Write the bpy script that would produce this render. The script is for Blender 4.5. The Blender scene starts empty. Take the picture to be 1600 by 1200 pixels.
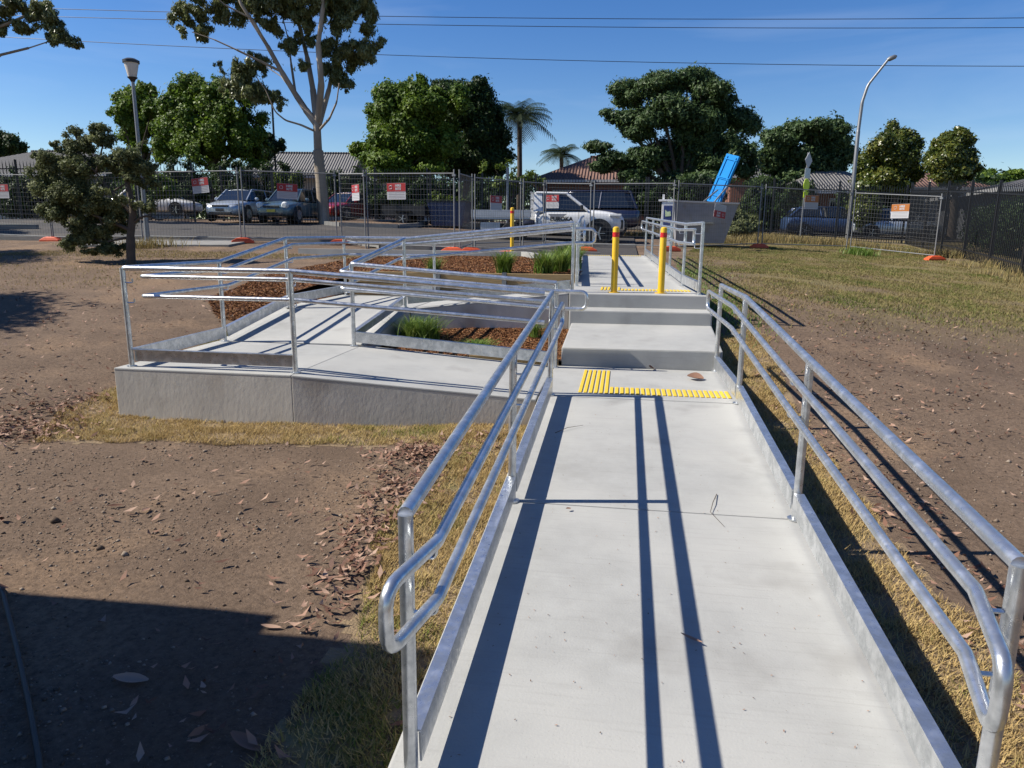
import bpy, bmesh, math, random
import numpy as np
from mathutils import Vector, Matrix
random.seed(7); rng = np.random.default_rng(7)
SC = bpy.context.scene; COL = SC.collection
# ------------------------------------------------------------------ camera
CAM_POS = np.array([0.634, -6.537, 1.473]); YAW, PITCH, ROLL, FPX = -0.151, 0.206, 0.009, 1120.0
_F = np.array([math.sin(YAW)*math.cos(PITCH), math.cos(YAW)*math.cos(PITCH), -math.sin(PITCH)])
_R0 = np.array([math.cos(YAW), -math.sin(YAW), 0.0]); _U0 = np.cross(_R0, _F)
_R = math.cos(ROLL)*_R0 + math.sin(ROLL)*_U0; _U = -math.sin(ROLL)*_R0 + math.cos(ROLL)*_U0
cd = bpy.data.cameras.new('camera'); cam = bpy.data.objects.new('camera', cd); COL.objects.link(cam)
cd.sensor_width = 36; cd.lens = 36*FPX/1600; cd.clip_end = 3000; cd.clip_start = 0.05
cam.matrix_world = Matrix(((_R[0], _U[0], -_F[0], CAM_POS[0]), (_R[1], _U[1], -_F[1], CAM_POS[1]), (_R[2], _U[2], -_F[2], CAM_POS[2]), (0, 0, 0, 1)))
SC.camera = cam
# ------------------------------------------------------------------ world, sun, exposure
SUN = Vector((-1.06, -0.15, 1.0)).normalized()
w = bpy.data.worlds.new('World'); SC.world = w; w.use_nodes = True
nt = w.node_tree; nt.nodes.clear()
sky = nt.nodes.new('ShaderNodeTexSky'); sky.sky_type = 'NISHITA'; sky.sun_disc = False
sky.sun_elevation = math.asin(SUN.z); sky.sun_rotation = math.atan2(SUN.x, SUN.y)
sky.altitude = 50; sky.air_density = 1.0; sky.dust_density = 0.1; sky.ozone_density = 3.0
bg = nt.nodes.new('ShaderNodeBackground'); bg.inputs[1].default_value = 0.075
wo = nt.nodes.new('ShaderNodeOutputWorld')
hs = nt.nodes.new('ShaderNodeHueSaturation'); hs.inputs['Saturation'].default_value = 1.33; hs.inputs['Hue'].default_value = .513
nt.links.new(sky.outputs[0], hs.inputs['Color']); 
tcw = nt.nodes.new('ShaderNodeTexCoord'); mpw = nt.nodes.new('ShaderNodeMapping'); mpw.inputs['Scale'].default_value = (1.1, 1.1, 7); mpw.inputs['Rotation'].default_value = (.1, .16, .3); nt.links.new(tcw.outputs['Generated'], mpw.inputs[0])
nzw = nt.nodes.new('ShaderNodeTexNoise'); nzw.inputs['Scale'].default_value = 2.2; nzw.inputs['Detail'].default_value = 8; nzw.inputs['Distortion'].default_value = .6; nt.links.new(mpw.outputs[0], nzw.inputs[0])
mrw = nt.nodes.new('ShaderNodeMapRange'); mrw.inputs[1].default_value = .5; mrw.inputs[2].default_value = .78; mrw.inputs[4].default_value = .12; nt.links.new(nzw.outputs[0], mrw.inputs[0])
mxw = nt.nodes.new('ShaderNodeMix'); mxw.data_type = 'RGBA'; mxw.inputs[7].default_value = (7.5, 8.2, 9.2, 1); nt.links.new(mrw.outputs[0], mxw.inputs[0]); nt.links.new(hs.outputs[0], mxw.inputs[6]); nt.links.new(mxw.outputs[2], bg.inputs[0]); nt.links.new(bg.outputs[0], wo.inputs[0])
sd = bpy.data.lights.new('sun', 'SUN'); sd.energy = 5.0; sd.angle = math.radians(0.5); sd.color = (1, .94, .835)
sun = bpy.data.objects.new('sun', sd); COL.objects.link(sun); sun.rotation_euler = SUN.to_track_quat('Z', 'Y').to_euler()
SC.view_settings.view_transform = 'Standard'; SC.view_settings.look = 'None'; SC.view_settings.gamma = 1
SC.view_settings.exposure = 0.74; SC.view_settings.use_curve_mapping = False
# ------------------------------------------------------------------ helpers
def ray(u, v): return _F + _R*(u-800)/FPX - _U*(v-600)/FPX
def aty(u, v, y): d = ray(u, v); return CAM_POS + d*(y-CAM_POS[1])/d[1]
def pxm(y): return FPX/((y-CAM_POS[1])*0.985)
def tag(o, label=None, cat=None, group=None, kind=None):
    if label: o['label'] = label
    if cat: o['category'] = cat
    if group: o['group'] = group
    if kind: o['kind'] = kind
    return o
def empty(name, loc=(0, 0, 0), rz=0.0, label=None, cat=None, group=None, kind=None):
    o = bpy.data.objects.new(name, None); COL.objects.link(o); o.location = loc; o.rotation_euler = (0, 0, rz)
    o.empty_display_size = .1
    return tag(o, label, cat, group, kind)
def fillet(pts, r, n=4, closed=False):
    pts = [Vector(p) for p in pts]; out = []; N = len(pts)
    for i, p in enumerate(pts):
        if not closed and i in (0, N-1): out.append(p); continue
        a, b = pts[i-1]-p, pts[(i+1) % N]-p
        la, lb = a.length, b.length
        if la < 1e-6 or lb < 1e-6: continue
        a.normalize(); b.normalize()
        ang = a.angle(b, math.pi)
        if ang > math.pi-.03: out.append(p); continue
        t = min(r/math.tan(ang/2), la*.48, lb*.48)
        A, B = p+a*t, p+b*t
        for k in range(n+1):
            s = k/n; out.append(A*(1-s)**2 + p*2*s*(1-s) + B*s*s)
    return out
class MB:
    def __init__(s): s.v = []; s.f = []; s.m = []
    def quadmesh(s, vs, fs, mi=0):
        o = len(s.v); s.v += [tuple(v) for v in vs]
        for f in fs: s.f.append(tuple(i+o for i in f)); s.m.append(mi)
        return s
    def box(s, c, d, rz=0, mi=0, tilt=None):
        hx, hy, hz = d[0]/2, d[1]/2, d[2]/2
        M = Matrix.Rotation(rz, 3, 'Z')
        if tilt is not None: M = M @ tilt
        vs = [Vector(c)+M @ Vector((x, y, z)) for z in (-hz, hz) for x, y in ((-hx, -hy), (hx, -hy), (hx, hy), (-hx, hy))]
        return s.quadmesh(vs, [(3, 2, 1, 0), (4, 5, 6, 7), (0, 1, 5, 4), (1, 2, 6, 5), (2, 3, 7, 6), (3, 0, 4, 7)], mi)
    def bar(s, a, b, wx, wz, mi=0):
        a, b = Vector(a), Vector(b); d = (b-a)
        if d.length < 1e-6: return s
        d.normalize(); up = Vector((0, 0, 1)) if abs(d.z) < .95 else Vector((0, 1, 0))
        sx = d.cross(up).normalized()*wx/2; sz = sx.cross(d).normalized()*wz/2
        vs = [p+q for p in (a, b) for q in (-sx-sz, sx-sz, sx+sz, -sx+sz)]
        return s.quadmesh(vs, [(0, 1, 2, 3), (7, 6, 5, 4), (0, 4, 5, 1), (1, 5, 6, 2), (2, 6, 7, 3), (3, 7, 4, 0)], mi)
    def tube(s, pts, r, n=10, closed=False, mi=0):
        pts = [Vector(p) for p in pts]; N = len(pts); rs = r if isinstance(r, (list, tuple)) else [r]*N
        T = []
        for i in range(N):
            a = pts[i-1] if (i > 0 or closed) else pts[i]; b = pts[(i+1) % N] if (i < N-1 or closed) else pts[i]
            T.append((b-a).normalized())
        up = Vector((0, 0, 1)) if abs(T[0].z) < .9 else Vector((1, 0, 0))
        nx = T[0].cross(up).normalized(); vs = []
        for i in range(N):
            nx = (nx - T[i]*nx.dot(T[i])).normalized(); ny = T[i].cross(nx)
            for k in range(n):
                a = 2*math.pi*k/n; vs.append(pts[i]+(nx*math.cos(a)+ny*math.sin(a))*rs[i])
        fs = []
        for i in range(N if closed else N-1):
            j = (i+1) % N
            for k in range(n): fs.append((i*n+k, i*n+(k+1) % n, j*n+(k+1) % n, j*n+k))
        if not closed: fs.append(tuple(range(n))[::-1]); fs.append(tuple((N-1)*n+k for k in range(n)))
        return s.quadmesh(vs, fs, mi)
    def lathe(s, c, prof, n=16, axis='Z', mi=0):
        vs = []; fs = []
        for r, h in prof:
            for k in range(n):
                a = 2*math.pi*k/n; x, y = r*math.cos(a), r*math.sin(a)
                p = {'Z': (x, y, h), 'Y': (x, h, y), 'X': (h, x, y)}[axis]; vs.append((c[0]+p[0], c[1]+p[1], c[2]+p[2]))
        P = len(prof)
        for i in range(P-1):
            for k in range(n): fs.append((i*n+k, i*n+(k+1) % n, (i+1)*n+(k+1) % n, (i+1)*n+k))
        fs.append(tuple(range(n))[::-1]); fs.append(tuple((P-1)*n+k for k in range(n)))
        return s.quadmesh(vs, fs, mi)
    def prism(s, poly, z0, z1, mi=0):      # poly of (x,y) or (x,y,ztop); z1 None -> use own z
        n = len(poly); vs = [(p[0], p[1], z0) for p in poly] + [(p[0], p[1], p[2] if z1 is None else z1) for p in poly]
        return s.quadmesh(vs, [tuple(range(n))[::-1], tuple(range(n, 2*n))] + [(i, (i+1) % n, n+(i+1) % n, n+i) for i in range(n)], mi)
    def mesh(s, name, mats, smooth=False, bevel=0):
        me = bpy.data.meshes.new(name); me.from_pydata(s.v, [], s.f)
        for m in (mats if isinstance(mats, (list, tuple)) else [mats]): me.materials.append(m)
        if len(set(s.m)) > 1: me.polygons.foreach_set('material_index', s.m)
        bm = bmesh.new(); bm.from_mesh(me)
        bmesh.ops.recalc_face_normals(bm, faces=bm.faces)
        if bevel:
            ed = [e for e in bm.edges if len(e.link_faces) == 2 and e.calc_face_angle(0) > .5]
            bmesh.ops.bevel(bm, geom=ed, offset=bevel, segments=2, profile=.6, affect='EDGES', clamp_overlap=True)
        bm.to_mesh(me); bm.free()
        if smooth:
            me.shade_smooth()
            try: me.set_sharp_from_angle(angle=math.radians(40))
            except Exception: pass
        me.update(); return me
    def build(s, name, mats, parent=None, smooth=False, bevel=0, loc=None):
        o = bpy.data.objects.new(name, s.mesh(name, mats, smooth, bevel)); COL.objects.link(o)
        if parent is not None: o.parent = parent
        if loc is not None: o.location = loc
        return o
def inst(name, me, parent=None, loc=(0, 0, 0), rz=0, rot=None, sc=None):
    o = bpy.data.objects.new(name, me); COL.objects.link(o); o.parent = parent; o.location = loc
    o.rotation_euler = rot if rot else (0, 0, rz)
    if sc: o.scale = sc
    return o
def raw_mesh(name, V, Fc, mat, attr=None, parent=None, smooth=False):
    """fast numpy mesh: V (n,3), Fc (m,k) same-size faces, attr per-vertex float 'rnd'"""
    me = bpy.data.meshes.new(name); V = np.asarray(V, np.float32); Fc = np.asarray(Fc, np.int32); k = Fc.shape[1]
    me.vertices.add(len(V)); me.vertices.foreach_set('co', V.ravel())
    me.loops.add(Fc.size); me.loops.foreach_set('vertex_index', Fc.ravel())
    me.polygons.add(len(Fc)); me.polygons.foreach_set('loop_start', np.arange(0, Fc.size, k, dtype=np.int32))
    me.materials.append(mat); me.update(calc_edges=True); me.validate()
    if attr is not None:
        a = me.attributes.new('rnd', 'FLOAT', 'POINT'); a.data.foreach_set('value', np.asarray(attr, np.float32))
    if smooth: me.shade_smooth()
    o = bpy.data.objects.new(name, me); COL.objects.link(o); o.parent = parent
    return o
# ------------------------------------------------------------------ materials
def new_mat(name):
    m = bpy.data.materials.new(name); m.use_nodes = True; n = m.node_tree; b = n.nodes['Principled BSDF']; return m, n, b
def mat(name, c1, c2=None, scale=6, rough=.7, metal=0, bump=0, bscale=None, detail=4, c3=None, s3=1.2, t3=(.45, .65), stretch=None, rvar=0, spec=None, bdist=.02, speck=None, broom=True):
    m, n, b = new_mat(name); L = n.links.new
    b.inputs['Roughness'].default_value = rough; b.inputs['Metallic'].default_value = metal
    if spec is not None: b.inputs['Specular IOR Level'].default_value = spec
    b.inputs['Base Color'].default_value = (*c1, 1)
    tc = n.nodes.new('ShaderNodeTexCoord'); vec = tc.outputs['Object']
    if stretch:
        mp = n.nodes.new('ShaderNodeMapping'); mp.inputs['Scale'].default_value = stretch; L(vec, mp.inputs[0]); vec = mp.outputs[0]
    col = None
    if c2:
        nz = n.nodes.new('ShaderNodeTexNoise'); nz.inputs['Scale'].default_value = scale; nz.inputs['Detail'].default_value = detail; nz.inputs['Roughness'].default_value = .65
        L(vec, nz.inputs[0]); mr = n.nodes.new('ShaderNodeMapRange'); mr.inputs[1].default_value = .3; mr.inputs[2].default_value = .7; L(nz.outputs[0], mr.inputs[0])
        mx = n.nodes.new('ShaderNodeMix'); mx.data_type = 'RGBA'; mx.inputs[6].default_value = (*c1, 1); mx.inputs[7].default_value = (*c2, 1)
        L(mr.outputs[0], mx.inputs[0]); col = mx.outputs[2]
        if rvar:
            ma = n.nodes.new('ShaderNodeMapRange'); ma.inputs[3].default_value = rough-rvar; ma.inputs[4].default_value = rough+rvar
            L(mr.outputs[0], ma.inputs[0]); L(ma.outputs[0], b.inputs['Roughness'])
    if c3:
        n3 = n.nodes.new('ShaderNodeTexNoise'); n3.inputs['Scale'].default_value = s3; n3.inputs['Detail'].default_value = 5; L(vec, n3.inputs[0])
        r3 = n.nodes.new('ShaderNodeMapRange'); r3.inputs[1].default_value, r3.inputs[2].default_value = t3; L(n3.outputs[0], r3.inputs[0])
        m3 = n.nodes.new('ShaderNodeMix'); m3.data_type = 'RGBA'; m3.inputs[7].default_value = (*c3, 1)
        if col: L(col, m3.inputs[6])
        else: m3.inputs[6].default_value = (*c1, 1)
        L(r3.outputs[0], m3.inputs[0]); col = m3.outputs[2]
    if speck:
        for sc_, lo, hi, st_ in ((140, .66, .74, (1, 1, 1)), (2.3, .60, .80, (1, 1, 1)), (60, .55, .80, (.05, 1, 1)))[:3 if broom else 2]:
            mp = n.nodes.new('ShaderNodeMapping'); mp.inputs['Scale'].default_value = st_; L(vec, mp.inputs[0])
            ns = n.nodes.new('ShaderNodeTexNoise'); ns.inputs['Scale'].default_value = sc_; ns.inputs['Detail'].default_value = 3; L(mp.outputs[0], ns.inputs[0])
            rs = n.nodes.new('ShaderNodeMapRange'); rs.inputs[1].default_value = lo; rs.inputs[2].default_value = hi; rs.inputs[4].default_value = .5 if sc_ != 60 else .2; L(ns.outputs[0], rs.inputs[0])
            ms = n.nodes.new('ShaderNodeMix'); ms.data_type = 'RGBA'; ms.inputs[7].default_value = (*speck, 1); L(rs.outputs[0], ms.inputs[0]); L(col, ms.inputs[6]); col = ms.outputs[2]
    if col: L(col, b.inputs['Base Color'])
    if bump:
        nb = n.nodes.new('ShaderNodeTexNoise'); nb.inputs['Scale'].default_value = bscale or scale*3; nb.inputs['Detail'].default_value = 6; L(vec, nb.inputs[0])
        bp = n.nodes.new('ShaderNodeBump'); bp.inputs['Strength'].default_value = bump; bp.inputs['Distance'].default_value = bdist; L(nb.outputs[0], bp.inputs['Height']); L(bp.outputs[0], b.inputs['Normal'])
    return m
def leaf_mat(name, cols, rough=.55, trans=.34, spec=.3):
    m, n, b = new_mat(name); L = n.links.new
    at = n.nodes.new('ShaderNodeAttribute'); at.attribute_name = 'rnd'
    cr = n.nodes.new('ShaderNodeValToRGB'); el = cr.color_ramp.elements
    while len(el) < len(cols): el.new(.5)
    for i, c in enumerate(cols): el[i].position = i/(len(cols)-1); el[i].color = (*c, 1)
    L(at.outputs['Fac'], cr.inputs[0]); L(cr.outputs[0], b.inputs['Base Color'])
    b.inputs['Roughness'].default_value = rough; b.inputs['Specular IOR Level'].default_value = spec
    if trans:
        tr = n.nodes.new('ShaderNodeBsdfTranslucent'); L(cr.outputs[0], tr.inputs[0])
        ms = n.nodes.new('ShaderNodeMixShader'); ms.inputs[0].default_value = trans
        L(b.outputs[0], ms.inputs[1]); L(tr.outputs[0], ms.inputs[2]); L(ms.outputs[0], n.nodes['Material Output'].inputs[0])
    return m
M = {}
M['concrete'] = mat('concrete', (.325, .326, .312), (.278, .278, .266), 5, .85, bump=.25, bscale=90, c3=(.355, .352, .332), s3=.9, bdist=.004, speck=(.16, .152, .14))
M['concrete_wall'] = mat('concrete_wall', (.56, .525, .455), (.45, .42, .365), 2.6, .9, bump=.25, bscale=30, c3=(.31, .255, .20), s3=1.1, t3=(.54, .70), stretch=(1, 1, .55), bdist=.008, speck=(.11, .10, .09), broom=False)
M['concrete_old'] = mat('concrete_old', (.22, .215, .20), (.17, .165, .155), 4, .9, bump=.2, bscale=60)
M['joint'] = mat('joint', (.12, .115, .11), rough=.95)
M['galv'] = mat('galvanised_steel', (.60, .62, .635), (.44, .46, .475), 38, .34, .88, bump=.05, bscale=60, c3=(.70, .715, .73), s3=14, rvar=.1, bdist=.002)
M['galv_dull'] = mat('galvanised_dull', (.25, .255, .26), (.19, .195, .20), 20, .5, .7, rvar=.1)
M['wire'] = mat('fence_wire', (.13, .132, .132), rough=.9)
M['fence_tube'] = mat('fence_tube', (.20, .205, .21), (.15, .155, .16), 12, .75, .1)
M['black'] = mat('black_powdercoat', (.012, .013, .016), rough=.45)
M['yellow'] = mat('yellow_paint', (.68, .42, .010), (.60, .36, .01), 9, .45, bump=.03, c3=(.42, .28, .05), s3=7, t3=(.66, .78))
M['tactile'] = mat('yellow_tactile', (.66, .46, .025), (.56, .38, .03), 20, .65, c3=(.36, .27, .08), s3=12, t3=(.6, .78))
M['redband'] = mat('red_reflective', (.50, .015, .015), rough=.35)
M['orange'] = mat('orange_plastic', (.72, .10, .02), (.52, .07, .02), 8, .55)
M['timber'] = mat('timber_sleeper', (.30, .21, .10), (.21, .14, .06), 5, .8, bump=.3, bscale=30, stretch=(.6, 6, 6))
M['asphalt'] = mat('asphalt', (.044, .039, .035), (.028, .025, .023), 3, .9, bump=.3, bscale=80, c3=(.068, .057, .046), s3=.5, t3=(.5, .7))
M['sign_red'] = mat('sign_red', (.30, .012, .014), rough=.5)
M['sign_backlit'] = mat('sign_backlit', (.34, .11, .015), rough=.5)  # brown orange holds the back-lit, shadow-side look of two signs
M['sign_white'] = mat('sign_white', (.40, .40, .42), rough=.5)
M['ink'] = mat('grey_print', (.28, .28, .29), rough=.6)
M['white'] = mat('white_paint', (.78, .78, .77), (.72, .72, .71), 3, .35)
M['navy'] = mat('navy_print', (.02, .04, .16), rough=.4)
M['paleblue'] = mat('pale_blue_print', (.30, .58, .72), rough=.4)
M['palegreen'] = mat('pale_green_print', (.55, .66, .40), rough=.4)
M['lid'] = mat('blue_plastic', (.002, .22, .58), (.002, .18, .50), 3, .7, spec=.2)
M['binsteel'] = mat('grey_bin_steel', (.25, .255, .275), (.20, .205, .225), 3, .6, c3=(.2, .17, .15), s3=2.5, t3=(.6, .75))
M['glass'] = mat('car_glass', (.012, .016, .022), rough=.06, spec=.8)
M['tyre'] = mat('tyre_rubber', (.018, .018, .018), rough=.85)
M['rim'] = mat('alloy_rim', (.42, .43, .45), rough=.3, metal=.8)
M['trim'] = mat('black_trim', (.015, .015, .016), rough=.5)
M['lamp_lens'] = mat('headlamp_lens', (.62, .63, .62), rough=.15)
def paint(name, c, metal=.3):
    m, n, b = new_mat(name); b.inputs['Base Color'].default_value = (*c, 1); b.inputs['Metallic'].default_value = metal
    b.inputs['Roughness'].default_value = .38; b.inputs['Coat Weight'].default_value = .7; b.inputs['Coat Roughness'].default_value = .06; return m
M['p_silver'] = paint('silver_paint', (.40, .44, .48), .5); M['p_teal'] = paint('teal_grey_paint', (.09, .14, .165), .5)
M['p_white'] = paint('white_car_paint', (.66, .66, .65), 0); M['p_navy'] = paint('navy_paint', (.012, .018, .05), .2)
M['p_red'] = paint('red_paint', (.22, .008, .012), 0); M['p_blue'] = paint('blue_paint', (.03, .06, .14), .3)
M['alu'] = mat('aluminium', (.52, .53, .54), (.42, .43, .44), 6, .45, .7)
M['rubber_hose'] = mat('hose', (.03, .035, .032), rough=.6)
M['plate'] = mat('number_plate', (.62, .48, .06), rough=.5)
M['bark_gum'] = mat('gum_bark', (.30, .24, .175), (.19, .15, .11), 2.2, .8, bump=.2, c3=(.36, .31, .25), s3=1.4, t3=(.5, .66), stretch=(1, 1, .35), bdist=.03)
M['bark'] = mat('dark_bark', (.10, .075, .055), (.055, .042, .032), 6, .9, bump=.5, bdist=.03)
M['brick'] = mat('red_brick', (.20, .085, .055), (.14, .06, .04), 7, .9)
M['render'] = mat('pale_render', (.46, .43, .38), (.40, .375, .335), 3, .9)
M['dark_render'] = mat('dark_render', (.10, .105, .12), (.075, .08, .09), 3, .9)
M['fascia'] = mat('fascia', (.5, .5, .5), rough=.7)
def tile_mat(name, c1, c2):
    m, n, b = new_mat(name); L = n.links.new; tc = n.nodes.new('ShaderNodeTexCoord')
    wv = n.nodes.new('ShaderNodeTexWave'); wv.bands_direction = 'X'; wv.inputs['Scale'].default_value = 1.6; L(tc.outputs['Object'], wv.inputs[0])
    wz = n.nodes.new('ShaderNodeTexWave'); wz.bands_direction = 'Z'; wz.wave_profile = 'SAW'; wz.inputs['Scale'].default_value = 2.2; L(tc.outputs['Object'], wz.inputs[0])
    nz = n.nodes.new('ShaderNodeTexNoise'); nz.inputs['Scale'].default_value = 3; L(tc.outputs['Object'], nz.inputs[0])
    mx = n.nodes.new('ShaderNodeMix'); mx.data_type = 'RGBA'; mx.inputs[6].default_value = (*c1, 1); mx.inputs[7].default_value = (*c2, 1); L(nz.outputs[0], mx.inputs[0]); L(mx.outputs[2], b.inputs['Base Color'])
    ad = n.nodes.new('ShaderNodeMath'); L(wv.outputs['Fac'], ad.inputs[0]); L(wz.outputs['Fac'], ad.inputs[1])
    bp = n.nodes.new('ShaderNodeBump'); bp.inputs['Strength'].default_value = .8; bp.inputs['Distance'].default_value = .08; L(ad.outputs[0], bp.inputs['Height']); L(bp.outputs[0], b.inputs['Normal'])
    b.inputs['Roughness'].default_value = .75; return m
M['tile_brown'] = tile_mat('brown_roof_tiles', (.17, .085, .055), (.11, .06, .045)); M['tile_grey'] = tile_mat('grey_roof_tiles', (.16, .15, .145), (.10, .10, .10))
M['tile_dark'] = tile_mat('dark_roof_tiles', (.075, .07, .07), (.05, .05, .05))
LM = {
 'camphor': leaf_mat('camphor_leaves', [(.038, .078, .010), (.092, .155, .018), (.175, .245, .032)]),
 'dark': leaf_mat('dark_leaves', [(.014, .032, .010), (.032, .062, .016), (.060, .100, .024)]),
 'feather': leaf_mat('feathery_leaves', [(.026, .052, .020), (.058, .100, .034), (.11, .16, .055)]),
 'gum': leaf_mat('gum_leaves', [(.075, .094, .034), (.155, .178, .066), (.25, .265, .115)], rough=.4, spec=.5),
 'magnolia': leaf_mat('magnolia_leaves', [(.030, .050, .010), (.078, .108, .018), (.20, .185, .034)], rough=.35, spec=.5),
 'shrub': leaf_mat('shrub_leaves', [(.050, .064, .028), (.115, .135, .054), (.25, .265, .125)], rough=.6, spec=.2),
 'lime': leaf_mat('lime_leaves', [(.05, .08, .012), (.10, .15, .02), (.17, .22, .04)]),
 'palm': leaf_mat('palm_fronds', [(.016, .030, .012), (.035, .055, .022), (.06, .085, .04)]),
 'turf': leaf_mat('turf_blades', [(.36, .255, .11), (.46, .34, .155), (.27, .225, .075), (.10, .145, .028)], rough=.8, trans=.2, spec=.1),
 'lawn': leaf_mat('lawn_blades', [(.19, .145, .07), (.25, .20, .09), (.15, .15, .045), (.075, .11, .022)], rough=.8, trans=.2, spec=.1),
 'dry': leaf_mat('dry_grass_blades', [(.34, .26, .12), (.25, .19, .08), (.16, .15, .06)], rough=.8, trans=.2, spec=.1),
 'lomandra': leaf_mat('lomandra_blades', [(.055, .11, .014), (.12, .20, .03), (.24, .30, .07)], rough=.5, trans=.3),
 'mulch': leaf_mat('bark_mulch', [(.045, .018, .009), (.125, .050, .022), (.22, .098, .042), (.32, .18, .085)], rough=.9, trans=0, spec=.1),
 'litter': leaf_mat('leaf_litter', [(.085, .042, .028), (.18, .095, .062), (.28, .165, .115), (.38, .26, .19)], rough=.7, trans=.1, spec=.2),
 'gravel': leaf_mat('gravel', [(.085, .062, .046), (.135, .10, .075), (.20, .155, .12), (.27, .225, .18)], rough=.9, trans=0, spec=.1),
}
# ------------------------------------------------------------------ terrain
CP = np.array([(-1.5,-9,-.36),(6,-9,-.5),(-8,-9,-.38),(-20,-9,-.3),(16,-9,-.7),(0,-6,-.36),(-3,-4,-.37),(-1,-3,-.35),(-4.5,-1.4,-.33),(-4.3,-.45,-.32),(-2.4,-.5,-.29),(-.4,-.5,-.22),(-.3,-2,-.32),
 (-5.2,.2,-.17),(-5.1,2,.10),(-5.1,4,.36),(-6.5,6.5,.62),(-8,2.5,.22),(-10.8,8.9,.75),(-20,6,.55),(-20,0,.1),(-15,-4,-.2),(-30,8,.7),
 (2.3,-4,-.42),(2.4,-2,-.36),(2.5,0,-.24),(2.5,1.5,-.06),(2.6,3.4,.28),(2.9,5,.52),(2.8,8,.70),(2.4,12,.90),(3.6,-1,-.3),(5.4,2.5,-.12),(7,6,.12),
 (5.1,19,1.1),(8.5,21,1.02),(10.6,18.8,.78),(10.8,15.8,.52),(12.8,26,1.12),(8,27,1.5),(10,12,.27),(9,8,.1),(9,3,-.2),(12,-4,-.55),(18,16,.5),(18,26,1.1),(24,10,.2),
 (-1.2,.7,-.35),(-3.2,.6,-.30),(-3.2,2.2,-.12),(-3.2,4.2,.2),(-1.2,2.4,-.18),(-1.2,4.4,.2),(.8,.8,-.3),(.8,2.4,-.15),(.8,4,.25),(.7,8,.55),(.5,12,.84),(-2,8,.72),(-3.6,10,.84),
 (-17,13.7,1.12),(-13.5,13.4,1.18),(-10,12.9,1.17),(-7,12.6,1.05),(-3.7,12,1.0),(-3,17,1.12),(0,16.5,1.03),(2,16,1.02),(-19,24.5,1.92),(-14,24.2,1.84),(-9,26,1.9),(-26,20,1.85),(-5,24,1.55),(0,20,1.22),(0,26,1.55),(3,18.5,1.1),(-30,14,1.2),
 (-30,32,2.1),(0,32,1.9),(14,32,1.5),(30,30,1.2),(-40,60,2.6),(0,60,2.4),(40,60,2.0),(-90,140,3),(0,140,3),(90,140,3),(-90,0,.6),(90,0,.2),(-90,-40,-.4),(90,-40,-.6),(0,-40,-.5)], float)
def _tps():
    P = CP[:, :2]; n = len(P); d = np.linalg.norm(P[:, None]-P[None], axis=2); K = d  # linear RBF: smooth enough, no overshoot
    A = np.zeros((n+3, n+3)); A[:n, :n] = K - 0.15*np.eye(n); A[:n, n] = 1; A[:n, n+1:] = P; A[n, :n] = 1; A[n+1:, :n] = P.T
    return np.linalg.solve(A, np.concatenate([CP[:, 2], np.zeros(3)]))
_W = _tps()
def vnoise(x, y, s, seed=0):
    x = np.asarray(x, float)*s; y = np.asarray(y, float)*s
    xi, yi = np.floor(x), np.floor(y); fx, fy = x-xi, y-yi; fx = fx*fx*(3-2*fx); fy = fy*fy*(3-2*fy)
    def h(a, b): v = np.sin(a*127.1+b*311.7+seed*74.7)*43758.5453; return v-np.floor(v)
    return (h(xi, yi)*(1-fx)+h(xi+1, yi)*fx)*(1-fy)+(h(xi, yi+1)*(1-fx)+h(xi+1, yi+1)*fx)*fy
def zt(x, y):
    x = np.asarray(x, float); y = np.asarray(y, float); sh = x.shape; x = x.ravel(); y = y.ravel(); out = np.empty(len(x))
    n = len(CP)
    for i in range(0, len(x), 20000):
        X = x[i:i+20000]; Y = y[i:i+20000]
        d = np.sqrt((X[:, None]-CP[None, :, 0])**2+(Y[:, None]-CP[None, :, 1])**2)
        out[i:i+20000] = d @ _W[:n] + _W[n] + _W[n+1]*X + _W[n+2]*Y
    return out.reshape(sh) if sh else float(out[0])
def zt1(x, y): return float(zt(np.array([x]), np.array([y]))[0])
def grid_sheet(name, xs, ys, zoff, mat_, mask=None, noise=0):
    X, Y = np.meshgrid(xs, ys); Z = zt(X, Y)+zoff
    if noise: Z = Z + noise*(vnoise(X, Y, 1.3)+.5*vnoise(X, Y, 3.1, 2)+.3*vnoise(X, Y, 7, 5)-.9)
    nx, ny = len(xs), len(ys); V = np.stack([X.ravel(), Y.ravel(), Z.ravel()], 1)
    i = (np.arange(ny-1)[:, None]*nx+np.arange(nx-1)[None]).ravel(); Fc = np.stack([i, i+1, i+nx+1, i+nx], 1)
    if mask is not None:
        cx = X.ravel()[Fc].mean(1); cy = Y.ravel()[Fc].mean(1); Fc = Fc[mask(cx, cy)]
    return raw_mesh(name, V, Fc, mat_, smooth=True)
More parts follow.
